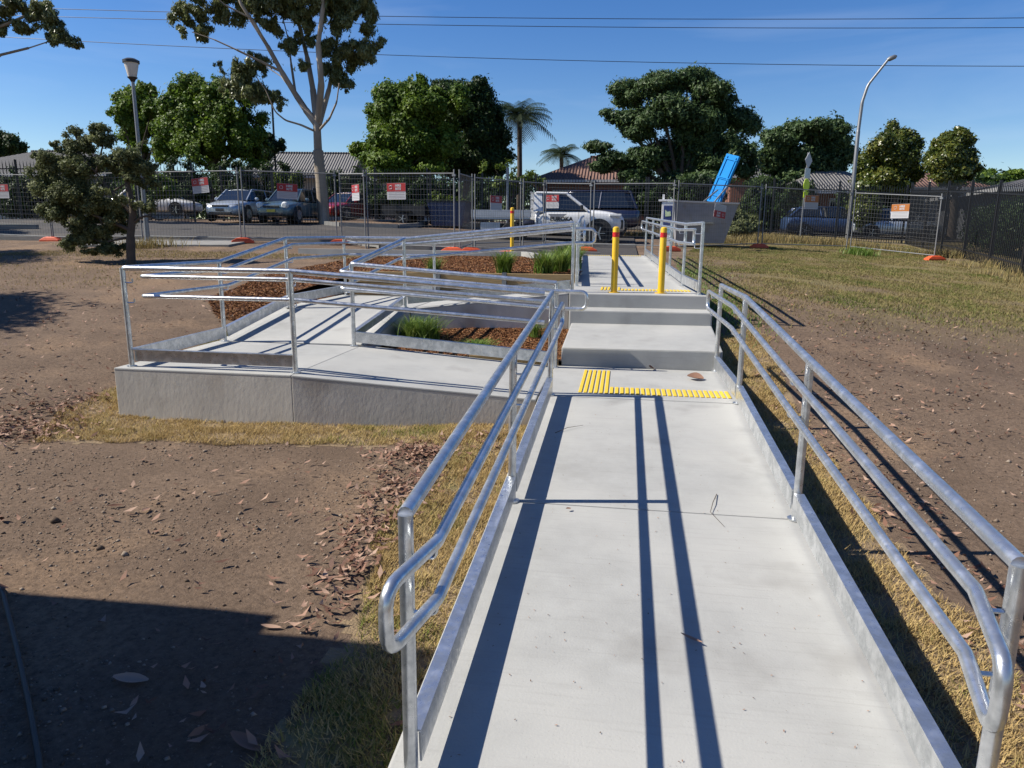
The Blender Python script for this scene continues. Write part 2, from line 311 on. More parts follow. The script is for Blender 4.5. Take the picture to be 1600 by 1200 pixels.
def ground_material():
    m, n, b = new_mat('ground_soil'); L = n.links.new; geo = n.nodes.new('ShaderNodeNewGeometry'); pos = geo.outputs['Position']
    def noise(s, d=5, r=.6):
        q = n.nodes.new('ShaderNodeTexNoise'); q.inputs['Scale'].default_value = s; q.inputs['Detail'].default_value = d; q.inputs['Roughness'].default_value = r; L(pos, q.inputs[0]); return q.outputs[0]
    def rng_(i, a, c, lo=0, hi=1):
        q = n.nodes.new('ShaderNodeMapRange'); q.inputs[1].default_value = a; q.inputs[2].default_value = c; q.inputs[3].default_value = lo; q.inputs[4].default_value = hi; L(i, q.inputs[0]); return q.outputs[0]
    def mix(f, a, c):
        q = n.nodes.new('ShaderNodeMix'); q.data_type = 'RGBA'; L(f, q.inputs[0])
        for k, v in ((6, a), (7, c)):
            if isinstance(v, tuple): q.inputs[k].default_value = (*v, 1)
            else: L(v, q.inputs[k])
        return q.outputs[2]
    col = mix(rng_(noise(1.1), .35, .65), (.132, .092, .064), (.188, .132, .092))
    col = mix(rng_(noise(.55, 6), .52, .66), col, (.235, .158, .10))
    col = mix(rng_(noise(26, 8, .75), .42, .68), col, (.082, .057, .040))
    col = mix(rng_(noise(70, 4, .8), .58, .72), col, (.245, .19, .145))
    sx = n.nodes.new('ShaderNodeSeparateXYZ'); L(pos, sx.inputs[0])
    gx = rng_(sx.outputs[0], 2.2, 4.0); gy = rng_(sx.outputs[1], 3.2, 7.5)
    ml = n.nodes.new('ShaderNodeMath'); ml.operation = 'MULTIPLY'; L(gx, ml.inputs[0]); L(gy, ml.inputs[1])
    ad = n.nodes.new('ShaderNodeMath'); ad.operation = 'MULTIPLY'; L(ml.outputs[0], ad.inputs[0]); L(rng_(noise(.8, 4), .3, .55), ad.inputs[1])
    g = mix(rng_(noise(9, 6, .7), .35, .65), (.135, .12, .05), (.20, .16, .075))
    col = mix(ad.outputs[0], col, g); L(col, b.inputs['Base Color'])
    b.inputs['Roughness'].default_value = .95; b.inputs['Specular IOR Level'].default_value = .15
    bp = n.nodes.new('ShaderNodeBump'); bp.inputs['Strength'].default_value = .9; bp.inputs['Distance'].default_value = .02
    L(noise(38, 10, .75), bp.inputs['Height']); L(bp.outputs[0], b.inputs['Normal']); return m
M['ground'] = ground_material()
def axis(a, lo, hi, b, fine, coarse):
    l = list(np.arange(lo, hi+1e-6, fine)); x = lo; st = fine
    while x > a: st = min(st*1.25, coarse); x -= st; l.insert(0, x)
    x = hi; st = fine
    while x < b: st = min(st*1.25, coarse); x += st; l.append(x)
    return np.array(l)
tag(grid_sheet('ground', axis(-400, -7, 9, 400, .10, 40), axis(-60, -6, 8, 700, .10, 40), 0, M['ground'], noise=.028), kind='structure')
# car park asphalt beyond the kerb
def road_mask(x, y): return (y > np.where(x < -6.5, 13.9-0.02*x*0, np.where(x < 0.9, 12.9, 99))) & (y < 23.2+.1*np.maximum(0, -x-14)) & (x > -40)
tag(grid_sheet('car_park', np.arange(-40, 1.2, .5), np.arange(12.4, 27, .5), .03, M['asphalt'], road_mask), kind='structure')
tag(grid_sheet('street', np.arange(-60, 60, 2.), np.arange(29, 36, 1.), .03, M['asphalt']), kind='structure')
# ------------------------------------------------------------------ concrete ramps, landings, steps
def slab_group(name, polys, zbot, side=None):
    e = empty(name, kind='structure')
    for poly in polys:
        b = MB(); b.prism(poly, zbot, None); b.build('slab', M[side or 'concrete'], e, bevel=.012)
    return e
def ramp_z(y): return y/14.0
def rampsl(y0, y1, x0=-.1, x1=1.81): return [(x0, y0+.004, ramp_z(y0)), (x1, y0+.004, ramp_z(y0)), (x1, y1-.004, ramp_z(y1)), (x0, y1-.004, ramp_z(y1))]
slab_group('entry_ramp', [rampsl(-4.75, -2.33), rampsl(-2.33, -.02)], -.75)
slab_group('entry_path', [[(-.1, -4.76, -.339), (-.62, -7.8, -.339), (1.35, -8.1, -.339), (1.81, -4.76, -.339)]], -.75)
slab_group('lower_landing', [[(-.1, -.012, 0), (1.81, -.012, 0), (1.81, 1.56, 0), (-.1, 1.56, 0)]], -.6)
M['slabs_sw'] = M['concrete']
def wall_slab(name, poly, zbot):
    e = empty(name, kind='structure'); b = MB()
    top = [(p[0], p[1], p[2]) for p in poly]
    b.prism([(p[0], p[1], p[2]-.012) for p in top], zbot, None); b.build('retaining_wall', M['concrete_wall'], e, bevel=.006)
    b = MB(); n = len(top); cx = sum(p[0] for p in top)/n; cy = sum(p[1] for p in top)/n
    b.quadmesh([(p[0], p[1], p[2]-.03) for p in top]+list(top), [tuple(range(n))[::-1], tuple(range(n, 2*n))]+[(i, (i+1) % n, n+(i+1) % n, n+i) for i in range(n)])
    for i, v in enumerate(b.v): b.v[i] = (v[0]+(.0015 if v[0] > cx else -.0015), v[1]+(.0015 if v[1] > cy else -.0015), v[2])
    b.build('slab', M['concrete'], e, bevel=.010); return e
wall_slab('first_return_ramp', [(-.112, -.20, .0), (-.112, 1.5, .0), (-2.38, 1.5, .171), (-2.38, -.38, .171)], -.7)
wall_slab('first_turn_landing', [(-2.384, -.38, .172), (-2.384, 1.42, .172), (-4.2, 1.44, .175), (-4.2, -.38, .175)], -.7)
wall_slab('second_return_ramp', [(-2.36, 1.516, .178), (-2.28, 3.05, .445), (-4.1, 3.05, .445), (-4.19, 1.456, .178)], -.6)
wall_slab('second_turn_landing', [(-2.29, 3.066, .445), (-2.29, 5.2, .445), (-4.06, 5.1, .445), (-4.1, 3.066, .445)], -.4)
wall_slab('third_return_ramp', [(-2.274, 3.12, .445), (-.1, 3.40, .685), (-.1, 5.24, .685), (-2.274, 5.2, .445)], -.5)
UPX = lambda y: -.055*(y-3.3)
def upz(y): return .688 if y < 4.9 else .688+(y-4.9)*(.965-.688)/(12.6-4.9)
ups = []
for a, c in ((3.416, 4.9), (4.91, 7.0), (7.01, 9.1), (9.11, 11.0), (11.01, 12.6)):
    ups.append([(-.085+UPX(a), a, upz(a)), (1.79+UPX(a), a, upz(a)), (1.79+UPX(c), c, upz(c)), (-.085+UPX(c), c, upz(c))])
slab_group('upper_path', ups, .0)
st = empty('concrete_steps', kind='structure')
MB().prism([(-.03, 1.57, .212), (1.76, 1.57, .222), (1.80, 3.06, .326), (-.03, 3.06, .316)], -.5, None).build('step', M['concrete'], st, bevel=.018)
MB().prism([(-.06, 3.045, .490), (1.80, 3.045, .495), (1.80, 3.43, .505), (-.06, 3.43, .50)], -.4, None).build('step', M['concrete'], st, bevel=.018)
MB().prism([(-.09, 3.385, .686), (1.80, 3.385, .686), (1.80, 3.45, .686), (-.09, 3.45, .686)], -.3, None).build('step_nosing', M['concrete'], st, bevel=.015)
# kerb and footpath strip along the car park
kb = MB(); prev = None
for x in np.arange(-40, 1.0, 1.0):
    yk = 13.85 if x < -6.5 else 12.85
    p = Vector((x, yk, zt1(x, yk)+.05))
    if prev is not None: kb.bar(prev, p, .16, .14)
    prev = p
tag(kb.build('kerb', M['concrete_old']), kind='structure')
fp = MB(); fp.prism([(-14.4, 11.7, zt1(-14.4, 11.7)+.06), (-10.0, 11.9, zt1(-10, 11.9)+.06), (-10.0, 13.3, zt1(-10, 13.3)+.06), (-14.4, 13.3, zt1(-14.4, 13.3)+.06)], .6, None)
tag(fp.build('concrete_pad', M['concrete_old']), kind='structure')
ik = MB()   # traffic island round the gum tree and far kerb
isl = [(-11.9, 23.0), (-11.0, 22.4), (-8.6, 22.6), (-8.2, 24), (-8.3, 26), (-11.6, 26)]
ik.prism([(x, y, zt1(x, y)+.16) for x, y in isl], 1.0, None); tag(ik.build('tree_island', M['ground']), kind='structure')
ie = MB()
for i in range(len(isl)-1):
    (x0, y0), (x1, y1) = isl[i], isl[i+1]; ie.bar((x0, y0, zt1(x0, y0)+.1), (x1, y1, zt1(x1, y1)+.1), .15, .18)
tag(ie.build('island_kerb', M['concrete_old']), kind='structure')
ie = MB()
for a, c in (((-27, 17.2), (-22.5, 16.4)), ((-22.5, 16.4), (-20.5, 17.2)), ((-20.5, 17.2), (-26, 18.2))):
    ie.bar((*a, zt1(*a)+.1), (*c, zt1(*c)+.1), .16, .16)
tag(ie.build('verge_kerb', M['concrete_old']), kind='structure')
# ------------------------------------------------------------------ balustrades
RT, RH = .0245, .0205
def offset2(pts, d):
    out = []; N = len(pts)
    for i in range(N):
        p = Vector((pts[i][0], pts[i][1])); ns = []
        if i > 0: q = p-Vector((pts[i-1][0], pts[i-1][1])); q.normalize(); ns.append(Vector((-q.y, q.x)))
        if i < N-1: q = Vector((pts[i+1][0], pts[i+1][1]))-p; q.normalize(); ns.append(Vector((-q.y, q.x)))
        n_ = sum(ns, Vector((0, 0))).normalized(); k = 1/max(.35, n_.dot(ns[0]))
        out.append((p.x+n_.x*d*k, p.y+n_.y*d*k, pts[i][2]))
    return out
def balustrade(name, label, nodes, side, posts=None, h=.95, hm=.867, hl=.677, off=.10, ext0=None, ext1=None, u0=True, u1=True, kerb=True, zk=(.05, .165), group='galvanised balustrades of the ramp'):
    """nodes (x,y,z) on the slab; side +1 handrails to the left of travel; ext = (dx,dy,dz) handrail extension"""
    e = empty(name, nodes[0], 0, label, 'balustrade', group); o = Vector(nodes[0])
    def L(p): return Vector(p)-o
    MB().tube([L(p) for p in fillet([(x, y, z+h) for x, y, z in nodes], .05)], RT, 12).build('top_rail', M['galv'], e, True)
    inn = offset2(nodes, side*off)
    mid = [(x, y, z+hm) for x, y, z in inn]; low = [(x, y, z+hl) for x, y, z in inn]
    for ext, idx in ((ext0, 0), (ext1, -1)):
        if ext:
            for P in (mid, low):
                p = P[idx]; q = (p[0]+ext[0], p[1]+ext[1], p[2]+ext[2])
                if idx == 0: P.insert(0, q)
                else: P.append(q)
    if u0 and u1: MB().tube([L(p) for p in fillet(mid+low[::-1], .07, 5, True)], RH, 12, True).build('handrail_loop', M['galv'], e, True)
    elif u1: MB().tube([L(p) for p in fillet(mid+low[::-1], .07, 5)], RH, 12).build('handrail_loop', M['galv'], e, True)
    elif u0: MB().tube([L(p) for p in fillet(mid[::-1]+low, .07, 5)], RH, 12).build('handrail_loop', M['galv'], e, True)
    else:
        for P in (mid, low): MB().tube([L(p) for p in fillet(P, .07, 5)], RH, 12).build('handrail', M['galv'], e, True)
    # posts along the line
    pl = posts if posts is not None else [(i, 0.) for i in range(len(nodes))]
    pp = []
    for i, t in pl:
        a = Vector(nodes[i]); b = Vector(nodes[min(i+1, len(nodes)-1)]); p = a.lerp(b, t); pp.append((i+t, p))
        q = p-o
        pm = MB().tube([q, q+Vector((0, 0, h))], RT, 12).lathe(q, [(.048, 0), (.048, .008)], 14); pm.build('post', M['galv'], e, True)
        d = (b-a) if (b-a).length > 0 else (a-Vector(nodes[i-1])); d.z = 0; d.normalize(); nrm = Vector((-d.y, d.x, 0))*side
        for hh in (hm, hl):
            c = q+Vector((0, 0, hh)); bk = MB().tube(fillet([c+Vector((0, 0, -.055)), c+nrm*off*.95+Vector((0, 0, -.055)), c+nrm*off*.95+Vector((0, 0, -.015))], .03), .007, 6); bk.build('bracket', M['galv'], e, True)
    if kerb:
        pp.sort(key=lambda a: a[0])
        for (ta, a), (tb, b) in zip(pp[:-1], pp[1:]):
            mids = [Vector(nodes[k]) for k in range(int(math.floor(ta))+1, int(math.ceil(tb)))]
            seq = [a]+mids+[b]
            for u, v in zip(seq[:-1], seq[1:]):
                d = (v-u); 
                if d.length < .2: continue
                dn = d.normalized(); u2 = u-o+dn*.03; v2 = v-o-dn*.03; zc = (zk[0]+zk[1])/2
                nk = Vector((-dn.y, dn.x, 0)).normalized()*side*.024
                MB().bar(u2+nk+Vector((0, 0, zc)), v2+nk+Vector((0, 0, zc)), .008, zk[1]-zk[0]).bar(u2+Vector((0, 0, zk[1]+.004)), v2+Vector((0, 0, zk[1]+.004)), .056, .008).build('kerb_rail', M['galv'], e)
    return e
rz = ramp_z
balustrade('handrail_balustrade', 'long galvanised balustrade on the left edge of the near ramp', [(0, -4.53, rz(-4.53)), (0, -2.33, rz(-2.33)), (0, .0, 0)], -1,
           ext0=(-.06, -.32, -.003))
balustrade('handrail_balustrade', 'long galvanised balustrade on the right edge of the near ramp', [(1.71, -4.58, rz(-4.58)), (1.70, -2.33, rz(-2.33)), (1.70, -.02, 0), (1.69, 1.54, 0)], 1,
           ext0=(-.06, -.30, -.04), ext1=(0, .28, 0))
balustrade('handrail_balustrade', 'outer galvanised balustrade wrapping round the switchback ramp', [(-.06, -.06, 0), (-2.39, -.27, .172), (-4.08, -.28, .175), (-4.09, 1.42, .175), (-3.99, 2.95, .44), (-3.95, 4.98, .445), (-2.45, 5.1, .445), (-.1, 5.14, .685)], -1,
           posts=[(1, 0), (2, 0), (3, 0), (4, 0), (5, 0), (6, 0)], u0=False, u1=False)
balustrade('handrail_balustrade', 'inner galvanised balustrade round the lower mulched planter', [(-.09, 1.43, .0), (-2.45, 1.40, .175), (-2.38, 3.22, .445), (-.06, 3.52, .686)], -1 if False else 1,
           ext0=(.34, .0, 0), ext1=(.30, .05, 0))
ul = [(0+UPX(y), y, upz(y)) for y in (4.75, 6.3, 7.9, 9.4, 11.0, 12.45)]
balustrade('handrail_balustrade', 'galvanised balustrade on the left of the upper path', ul, -1, u0=True, u1=True, ext1=(-.015, .28, .0))
ur = [(1.67+UPX(y), y, upz(y)) for y in (3.5, 5.15, 7.0, 8.8, 10.6, 12.4)]
balustrade('handrail_balustrade', 'galvanised balustrade on the right of the upper path', ur, 1, ext1=(-.015, .28, .0), ext0=(0, .12, 0))
# ------------------------------------------------------------------ tactile strips, bollards
def tactile(label, org, longs, shorts, y0, yl, ys, pitch, x0, zf):
    e = empty('tactile_strip', org, 0, label, 'tactile strip', 'yellow tactile strips'); k = 0
    def bar_mesh(ln):
        return MB().prism([(-.016, 0), (.016, 0), (.016, ln), (-.016, ln)], 0, .008).mesh('bar', M['tactile'], bevel=.004)
    ml, ms = bar_mesh(yl), bar_mesh(ys)
    for i in range(longs+shorts):
        x = x0+i*pitch; inst('bar', ml if i < longs else ms, e, (x, y0, zf(x, y0)))
    return e
tactile('yellow tactile bars at the foot of the concrete steps', (.27, .16, .001), 6, 23, 0, 1.16, .29, .0495, 0, lambda x, y: 0)
tactile('yellow tactile bars on the top landing behind the bollards', (.33, 4.0, .6895), 6, 20, 0, .62, .30, .050, 0, lambda x, y: 0)
tactile('yellow tactile bars at the car park end of the upper path', (-.55, 12.2, upz(12.2)+.004), 0, 30, 0, .3, .3, .055, 0, lambda x, y: 0)
def bollard(x, y, z, h, label):
    e = empty('bollard', (x, y, z), 0, label, 'bollard', 'yellow steel bollards')
    MB().lathe((0, 0, 0), [(.045, .0), (.045, h-.03), (.040, h-.012), (.02, h)], 20).build('pipe', M['yellow'], e, True)
    MB().lathe((0, 0, 0), [(.0465, h-.14), (.0465, h-.075)], 20).build('reflective_band', M['redband'], e, True)
    MB().lathe((0, 0, 0), [(.085, 0.001), (.085, .010), (.05, .012)], 20).build('base_plate', M['yellow'], e, True)
bollard(.515, 3.62, .688, .90, 'yellow bollard on the top step, left of the pair')
bollard(1.16, 3.66, .688, .90, 'yellow bollard on the top step, right of the pair')
_b = (-2.05, 10.9); bollard(*_b, .98, 1.12, 'yellow bollard standing alone behind the upper planter')
# ------------------------------------------------------------------ planters: sleepers, mulch, plants
def tri_scatter(name, P, size, mat_, lift=.01, flat=.5, aspect=2.2, parent=None, curl=False):
    n = len(P); a = rng.uniform(0, 2*np.pi, n); s = size*rng.uniform(.5, 1.5, n)
    ux = np.stack([np.cos(a), np.sin(a), rng.normal(0, flat, n)], 1); ux /= np.linalg.norm(ux, axis=1)[:, None]
    r = np.stack([-np.sin(a), np.cos(a), rng.normal(0, flat, n)], 1); r /= np.linalg.norm(r, axis=1)[:, None]
    l = (s*.5)[:, None]*ux; w_ = (s*.5/aspect)[:, None]*r; c = P+np.array([0, 0, lift])
    up = np.cross(ux, r); up /= np.linalg.norm(up, axis=1)[:, None]; up *= np.sign(up[:, 2])[:, None]; bend = up*(s*rng.uniform(.05, .28, n))[:, None] if curl else up*0
    V = np.stack([c-l+bend, c-w_*1.0, c+l+bend, c+w_*1.0], 1).reshape(-1, 3)
    i = np.arange(n)*4
    Fc = np.concatenate([np.stack([i, i+1, i+3], 1), np.stack([i+1, i+2, i+3], 1)])
    return raw_mesh(name, V, Fc, mat_, np.repeat(rng.random(n), 4), parent)
def in_poly(px, py, poly):
    r = np.zeros(len(px), bool); n = len(poly)
    for i in range(n):
        x1, y1 = poly[i][:2]; x2, y2 = poly[(i+1) % n][:2]
        c = ((y1 > py) != (y2 > py)) & (px < (x2-x1)*(py-y1)/((y2-y1) or 1e-9)+x1); r ^= c
    return r
def sample_poly(poly, n):
    xs = [p[0] for p in poly]; ys = [p[1] for p in poly]; out = []
    tot = 0
    while tot < n:
        q = rng.uniform((min(xs), min(ys)), (max(xs), max(ys)), (n*2, 2)); q = q[in_poly(q[:, 0], q[:, 1], poly)]; out.append(q); tot += len(q)
    return np.concatenate(out)[:n]
M['mulch_base'] = mat('mulch_base', (.11, .048, .024), (.06, .028, .016), 22, .95, bump=.8, bscale=60)
def mulch_bed(label, poly, zf, n, size):
    xs = np.linspace(min(p[0] for p in poly), max(p[0] for p in poly), 40); ys = np.linspace(min(p[1] for p in poly), max(p[1] for p in poly), 40)
    X, Y = np.meshgrid(xs, ys); Z = zf(X, Y)+.03*(vnoise(X, Y, 2.2, 3)-.5)
    V = np.stack([X.ravel(), Y.ravel(), Z.ravel()], 1); i = (np.arange(39)[:, None]*40+np.arange(39)[None]).ravel(); Fc = np.stack([i, i+1, i+41, i+40], 1)
    c = V[Fc].mean(1); Fc = Fc[in_poly(c[:, 0], c[:, 1], poly)]
    tag(raw_mesh('mulch_bed', V, Fc, M['mulch_base'], smooth=True), label, 'mulch', kind='stuff')
    q = sample_poly(poly, n); z = zf(q[:, 0], q[:, 1])+.03*(vnoise(q[:, 0], q[:, 1], 2.2, 3)-.5)
    tag(tri_scatter('mulch_chips', np.column_stack([q, z]), size, LM['mulch'], .008, .35, 2.4), label.replace('bed of', 'loose chips of'), 'mulch', kind='stuff')
P1 = [(-2.32, 1.50), (-.03, 1.57), (-.03, 3.40), (-.12, 3.40), (-2.28, 3.14)]
mulch_bed('bed of red brown bark mulch in the lower planter', P1, lambda x, y: .055+(y-1.5)*.068, 26000, .034)
def up2v(x, y):
    t = np.clip((-3.9-x)/1.1, 0, 1); a = .78+(y-5.3)*.033; b = zt(x, y)+.03; return a*(1-t)+b*t
P2 = [(-4.0, 5.24), (-2.4, 5.42), (-.1, 5.42), (-.34, 9.9), (-1.6, 10.6), (-5.6, 10.4), (-6.2, 6.5), (-4.9, 5.0)]
mulch_bed('bed of red brown bark mulch in the upper planter', P2, lambda x, y: up2v(x, y), 45000, .045)
P3 = [(-4.28, 3.0), (-4.2, 5.1), (-4.9, 5.4), (-6.2, 6.3), (-6.0, 4.2), (-5.2, 3.1)]
mulch_bed('bed of bark mulch spilling left of the switchback', P3, lambda x, y: zt(x, y)+.012, 14000, .045)
le = empty('timber_edging', (-1.1, 1.53, 0), 0, 'timber board edging the front of the lower planter', 'edging')
MB().bar((0, 0, .04), (1.04, .035, .015), .035, .11).build('board', M['timber'], le, bevel=.004)
tw = empty('sleeper_wall', (-4.0, 5.27, .44), 0, 'low timber sleeper wall holding up the upper planter', 'retaining wall')
for k in range(2):
    for a, c in ((-4.0, -2.42), (-2.41, -.12)):
        za = .10 if c < -2 else .10+.0
        MB().bar((a+4.0, 0+(a+4)*.02, .1+.2*k), (c+4.0, (c+4)*.02, .1+.2*k), .075, .19).build('sleeper', M['timber'], tw, bevel=.006)
MB().bar((-.04, 0.03, .1), (-.6, .9, .1), .075, .19).build('sleeper', M['timber'], tw, bevel=.006)
for x in (-2.42, -1.3): MB().box((x+4.0, -.035, .2), (.07, .09, .42)).build('steel_post', M['galv_dull'], tw)
pe = MB(); prev = None     # concrete edge behind upper planter
for x, y in ((-7.5, 10.9), (-3.6, 10.75), (-1.75, 10.7), (-1.35, 10.1), (-.4, 10.0)):
    p = Vector((x, y, .78+(y-5.3)*.033+.03))
    if prev is not None: pe.bar(prev, p, .14, .16)
    prev = p
tag(pe.build('garden_edge', M['concrete']), kind='structure')
def blades(P, hgt, wid, lean, segs=2, droop=.4):
    n = len(P); a = rng.uniform(0, 2*np.pi, n); H = hgt*rng.uniform(.55, 1.15, n); ln = lean*rng.uniform(.2, 1., n)*H
    d = np.stack([np.cos(a), np.sin(a), 0*a], 1); s = np.stack([-np.sin(a), np.cos(a), 0*a], 1)*(wid*rng.uniform(.6, 1.3, n)/2)[:, None]
    Vs = []
    for k in range(segs+1):
        t = k/segs; c = P+d*(ln*t**1.7)[:, None]+np.array([0, 0, 1.])*(H*(t-droop*lean*t*t*.5))[:, None]
        if k < segs: Vs += [c-s*(1-.6*t), c+s*(1-.6*t)]
        else: Vs += [c]
    V = np.stack(Vs, 1); m = V.shape[1]; i = (np.arange(n)*m)[:, None]
    tri = []
    for k in range(segs-1): b = 2*k; tri += [(b, b+1, b+3), (b, b+3, b+2)]
    tri += [(2*segs-2, 2*segs-1, 2*segs)]
    Fc = np.concatenate([i+np.array([t]) for t in tri]); return V.reshape(-1, 3), Fc, m
def lomandra(x, y, z, h, r, n, label, lean=.9):
    q = rng.normal(0, r*.28, (n, 2)); P = np.column_stack([q, np.zeros(n)]); V, Fc, m = blades(P, h, .011+.008*(h > .4), lean, 4, .5)
    o = raw_mesh('grass_plant', V, Fc, LM['lomandra'], np.repeat(rng.random(n), m)); o.location = (x, y, z); return tag(o, label, 'plant', 'strappy grass plants in the planters')
lomandra(-1.95, 2.45, .11, .40, .38, 800, 'large bushy strap-leaf plant at the left end of the lower planter', 1.2)
lomandra(-1.08, 1.95, .08, .19, .26, 480, 'low bright green tuft near the front of the lower planter', 1.5)
lomandra(-.5, 2.85, .14, .28, .12, 120, 'small thin tuft by the back wall of the lower planter', .8)
def up2(x, y): return .78+(y-5.3)*.033+min(0, x+4)*.09
for (x, y, h, r, n, lb) in ((-2.75, 6.2, .30, .2, 220, 'small strap-leaf plant at the left of the upper planter'), (-1.42, 6.0, .46, .2, 330, 'upright strap-leaf plant alone in the middle of the upper planter'),
      (-.72, 5.95, .48, .2, 330, 'strap-leaf plant at the front of the group of three by the path'), (-.52, 6.55, .52, .22, 330, 'strap-leaf plant in the middle of the group of three by the path'), (-.36, 7.1, .58, .26, 420, 'tallest strap-leaf plant at the back of the group of three by the path')):
    lomandra(x, y, up2(x, y), h, r, n, lb, .85)
# ------------------------------------------------------------------ turf, lawn, litter, gravel
def grass(name, label, q, h, wid, mat_, lean=.8, segs=1, zoff=0, bias=None):
    P = np.column_stack([q, zt(q[:, 0], q[:, 1])+.028*(vnoise(q[:, 0], q[:, 1], 1.3)+.5*vnoise(q[:, 0], q[:, 1], 3.1, 2)+.3*vnoise(q[:, 0], q[:, 1], 7, 5)-.9)+zoff])
    V, Fc, m = blades(P, h, wid, lean, segs); r = rng.random(len(q))
    if bias is not None: r = np.clip(bias+rng.normal(0, .22, len(q)), 0, 1)
    return tag(raw_mesh(name, V, Fc, mat_, np.repeat(r, m)), label, 'grass', kind='stuff')
def turf_sheet(name, poly, zoff=.002):
    xs = np.arange(min(p[0] for p in poly), max(p[0] for p in poly), .06); ys = np.arange(min(p[1] for p in poly), max(p[1] for p in poly), .06)
    f = lambda x, y: in_poly(x+.09*(vnoise(x, y, 7, 8)-.5)*2, y+.09*(vnoise(x, y, 7, 9)-.5)*2, poly)
    o = grid_sheet(name, xs, ys, zoff, M['turf_base'], f, .028); return tag(o, kind='structure')
M['turf_base'] = mat('turf_base', (.22, .155, .085), (.17, .12, .07), 14, .95, bump=.8, bscale=70, c3=(.14, .15, .035), s3=1.6, t3=(.60, .75))
TF = [(-4.35, -1.22), (-4.75, -.4), (-4.7, .5), (-4.2, .5), (-4.2, -.36), (-.08, -.18), (-.08, -.75), (-.9, -.95), (-2.2, -1.0), (-3.4, -1.05)]
TL = [(-.09, -.5), (-.09, -6), (-.9, -6), (-.52, -4.5), (-.56, -3.7), (-.82, -2.3), (-.62, -1.6), (-.75, -.7)]
TR = [(1.80, -6), (1.80, 3.2), (2.5, 3.4), (2.35, 1), (2.32, -1.2), (2.38, -3), (2.45, -6)]
for nm, poly, n in (('front', TF, 34000), ('left', TL, 42000), ('right', TR, 52000)):
    turf_sheet('turf_bed', poly)
    q = sample_poly(poly, n); q = q+.08*np.stack([vnoise(q[:, 0], q[:, 1], 4, 31)-.5, vnoise(q[:, 0], q[:, 1], 4, 32)-.5], 1)*2; q = q[~((q[:, 0] > -.1) & (q[:, 0] < 1.81))]
    q = q[rng.random(len(q)) < np.clip(vnoise(q[:, 0], q[:, 1], 6, 41)*1.5+.15, .25, 1)]
    g = vnoise(q[:, 0], q[:, 1], 1.7, 4)*.6+vnoise(q[:, 0], q[:, 1], 5, 6)*.4
    grass('turf', {'front': 'straw coloured turf strip at the foot of the ramp wall', 'left': 'patchy straw and green turf along the left of the near ramp', 'right': 'dry straw turf along the right of the near ramp'}[nm], q, .045, .006, LM['turf'], 1.3, 1, .006, np.clip((g-.36)*2.3+.05, 0, 1)*(.72 if nm == 'left' else .7 if nm == 'front' else .5))
q = sample_poly([(2.4, 3.2), (10.0, 3.6), (10.6, 16), (12.2, 26), (4, 24), (2.2, 14)], 210000)
g = vnoise(q[:, 0], q[:, 1], .7, 11)*.55+vnoise(q[:, 0], q[:, 1], 2.3, 12)*.45
keep = rng.random(len(q)) < np.clip((g-.24)*4.0, .10, 1)*np.clip((q[:, 1]-3.0-.25*(q[:, 0]-2))/3.0, .08, 1); q = q[keep]; g = g[keep]
grass('lawn', 'patchy dry lawn sloping up to the fence on the right', q, .055, .012, LM['lawn'], 1.1, 1, 0, np.clip((g-.25)*1.5, 0, 1))
q = np.concatenate([rng.normal((x, y), (.5, .22), (n, 2)) for x, y, n in [(5.6, 22.5, 900), (7.2, 23.4, 900), (8.6, 23.2, 900), (6.4, 24.6, 900), (9.6, 22, 800), (11.2, 15.2, 200), (11.1, 13.6, 220), (11.0, 12.4, 220), (11.3, 17, 200), (10.9, 11, 200), (4.2, 21, 500), (11.2, 20, 600), (-12.3, 11.6, 500), (-20.5, 20.7, 700), (-21.5, 21.2, 700), (1.4, 24, 600), (2.4, 24.5, 600), (3.6, 24.2, 600)]])
grass('tall_grass', 'tall dry grass growing along the fences', q, .34, .016, LM['dry'], .8, 2)
q = sample_poly([(-4.72, 1.0), (-4.25, .9), (-4.2, 3.0), (-4.7, 3.1)], 2600); grass('turf', 'green grass edge left of the switchback ramp', q, .06, .009, LM['turf'], .9, 1, .02, np.full(len(q), .9))
q = np.concatenate([sample_poly([(-6, 9.6), (-5, 10.4), (-14, 11.2), (-16, 9.6)], 9000), sample_poly([(-20, 3), (-8, 5), (-9, 9.5), (-22, 10)], 9000)])
grass('dry_grass', 'thin dry grass around the shrub on the left', q, .06, .012, LM['dry'], 1.0, 1)
q = np.column_stack([rng.normal(8.3, .22, 500), rng.normal(18.9, .2, 500)]); grass('weed_tuft', 'bright green weed tuft at the foot of the fence', q, .32, .02, LM['lomandra'], .8, 2)
q = np.concatenate([rng.normal((2.15, 4.6), (.25, .9), (2500, 2)), rng.normal((2.0, 9.0), (.3, 1.6), (2500, 2))]); q = q[q[:, 0] > 1.82]
grass('green_grass', 'green grass strip right of the upper path', q, .07, .012, LM['lomandra'], .9, 1)
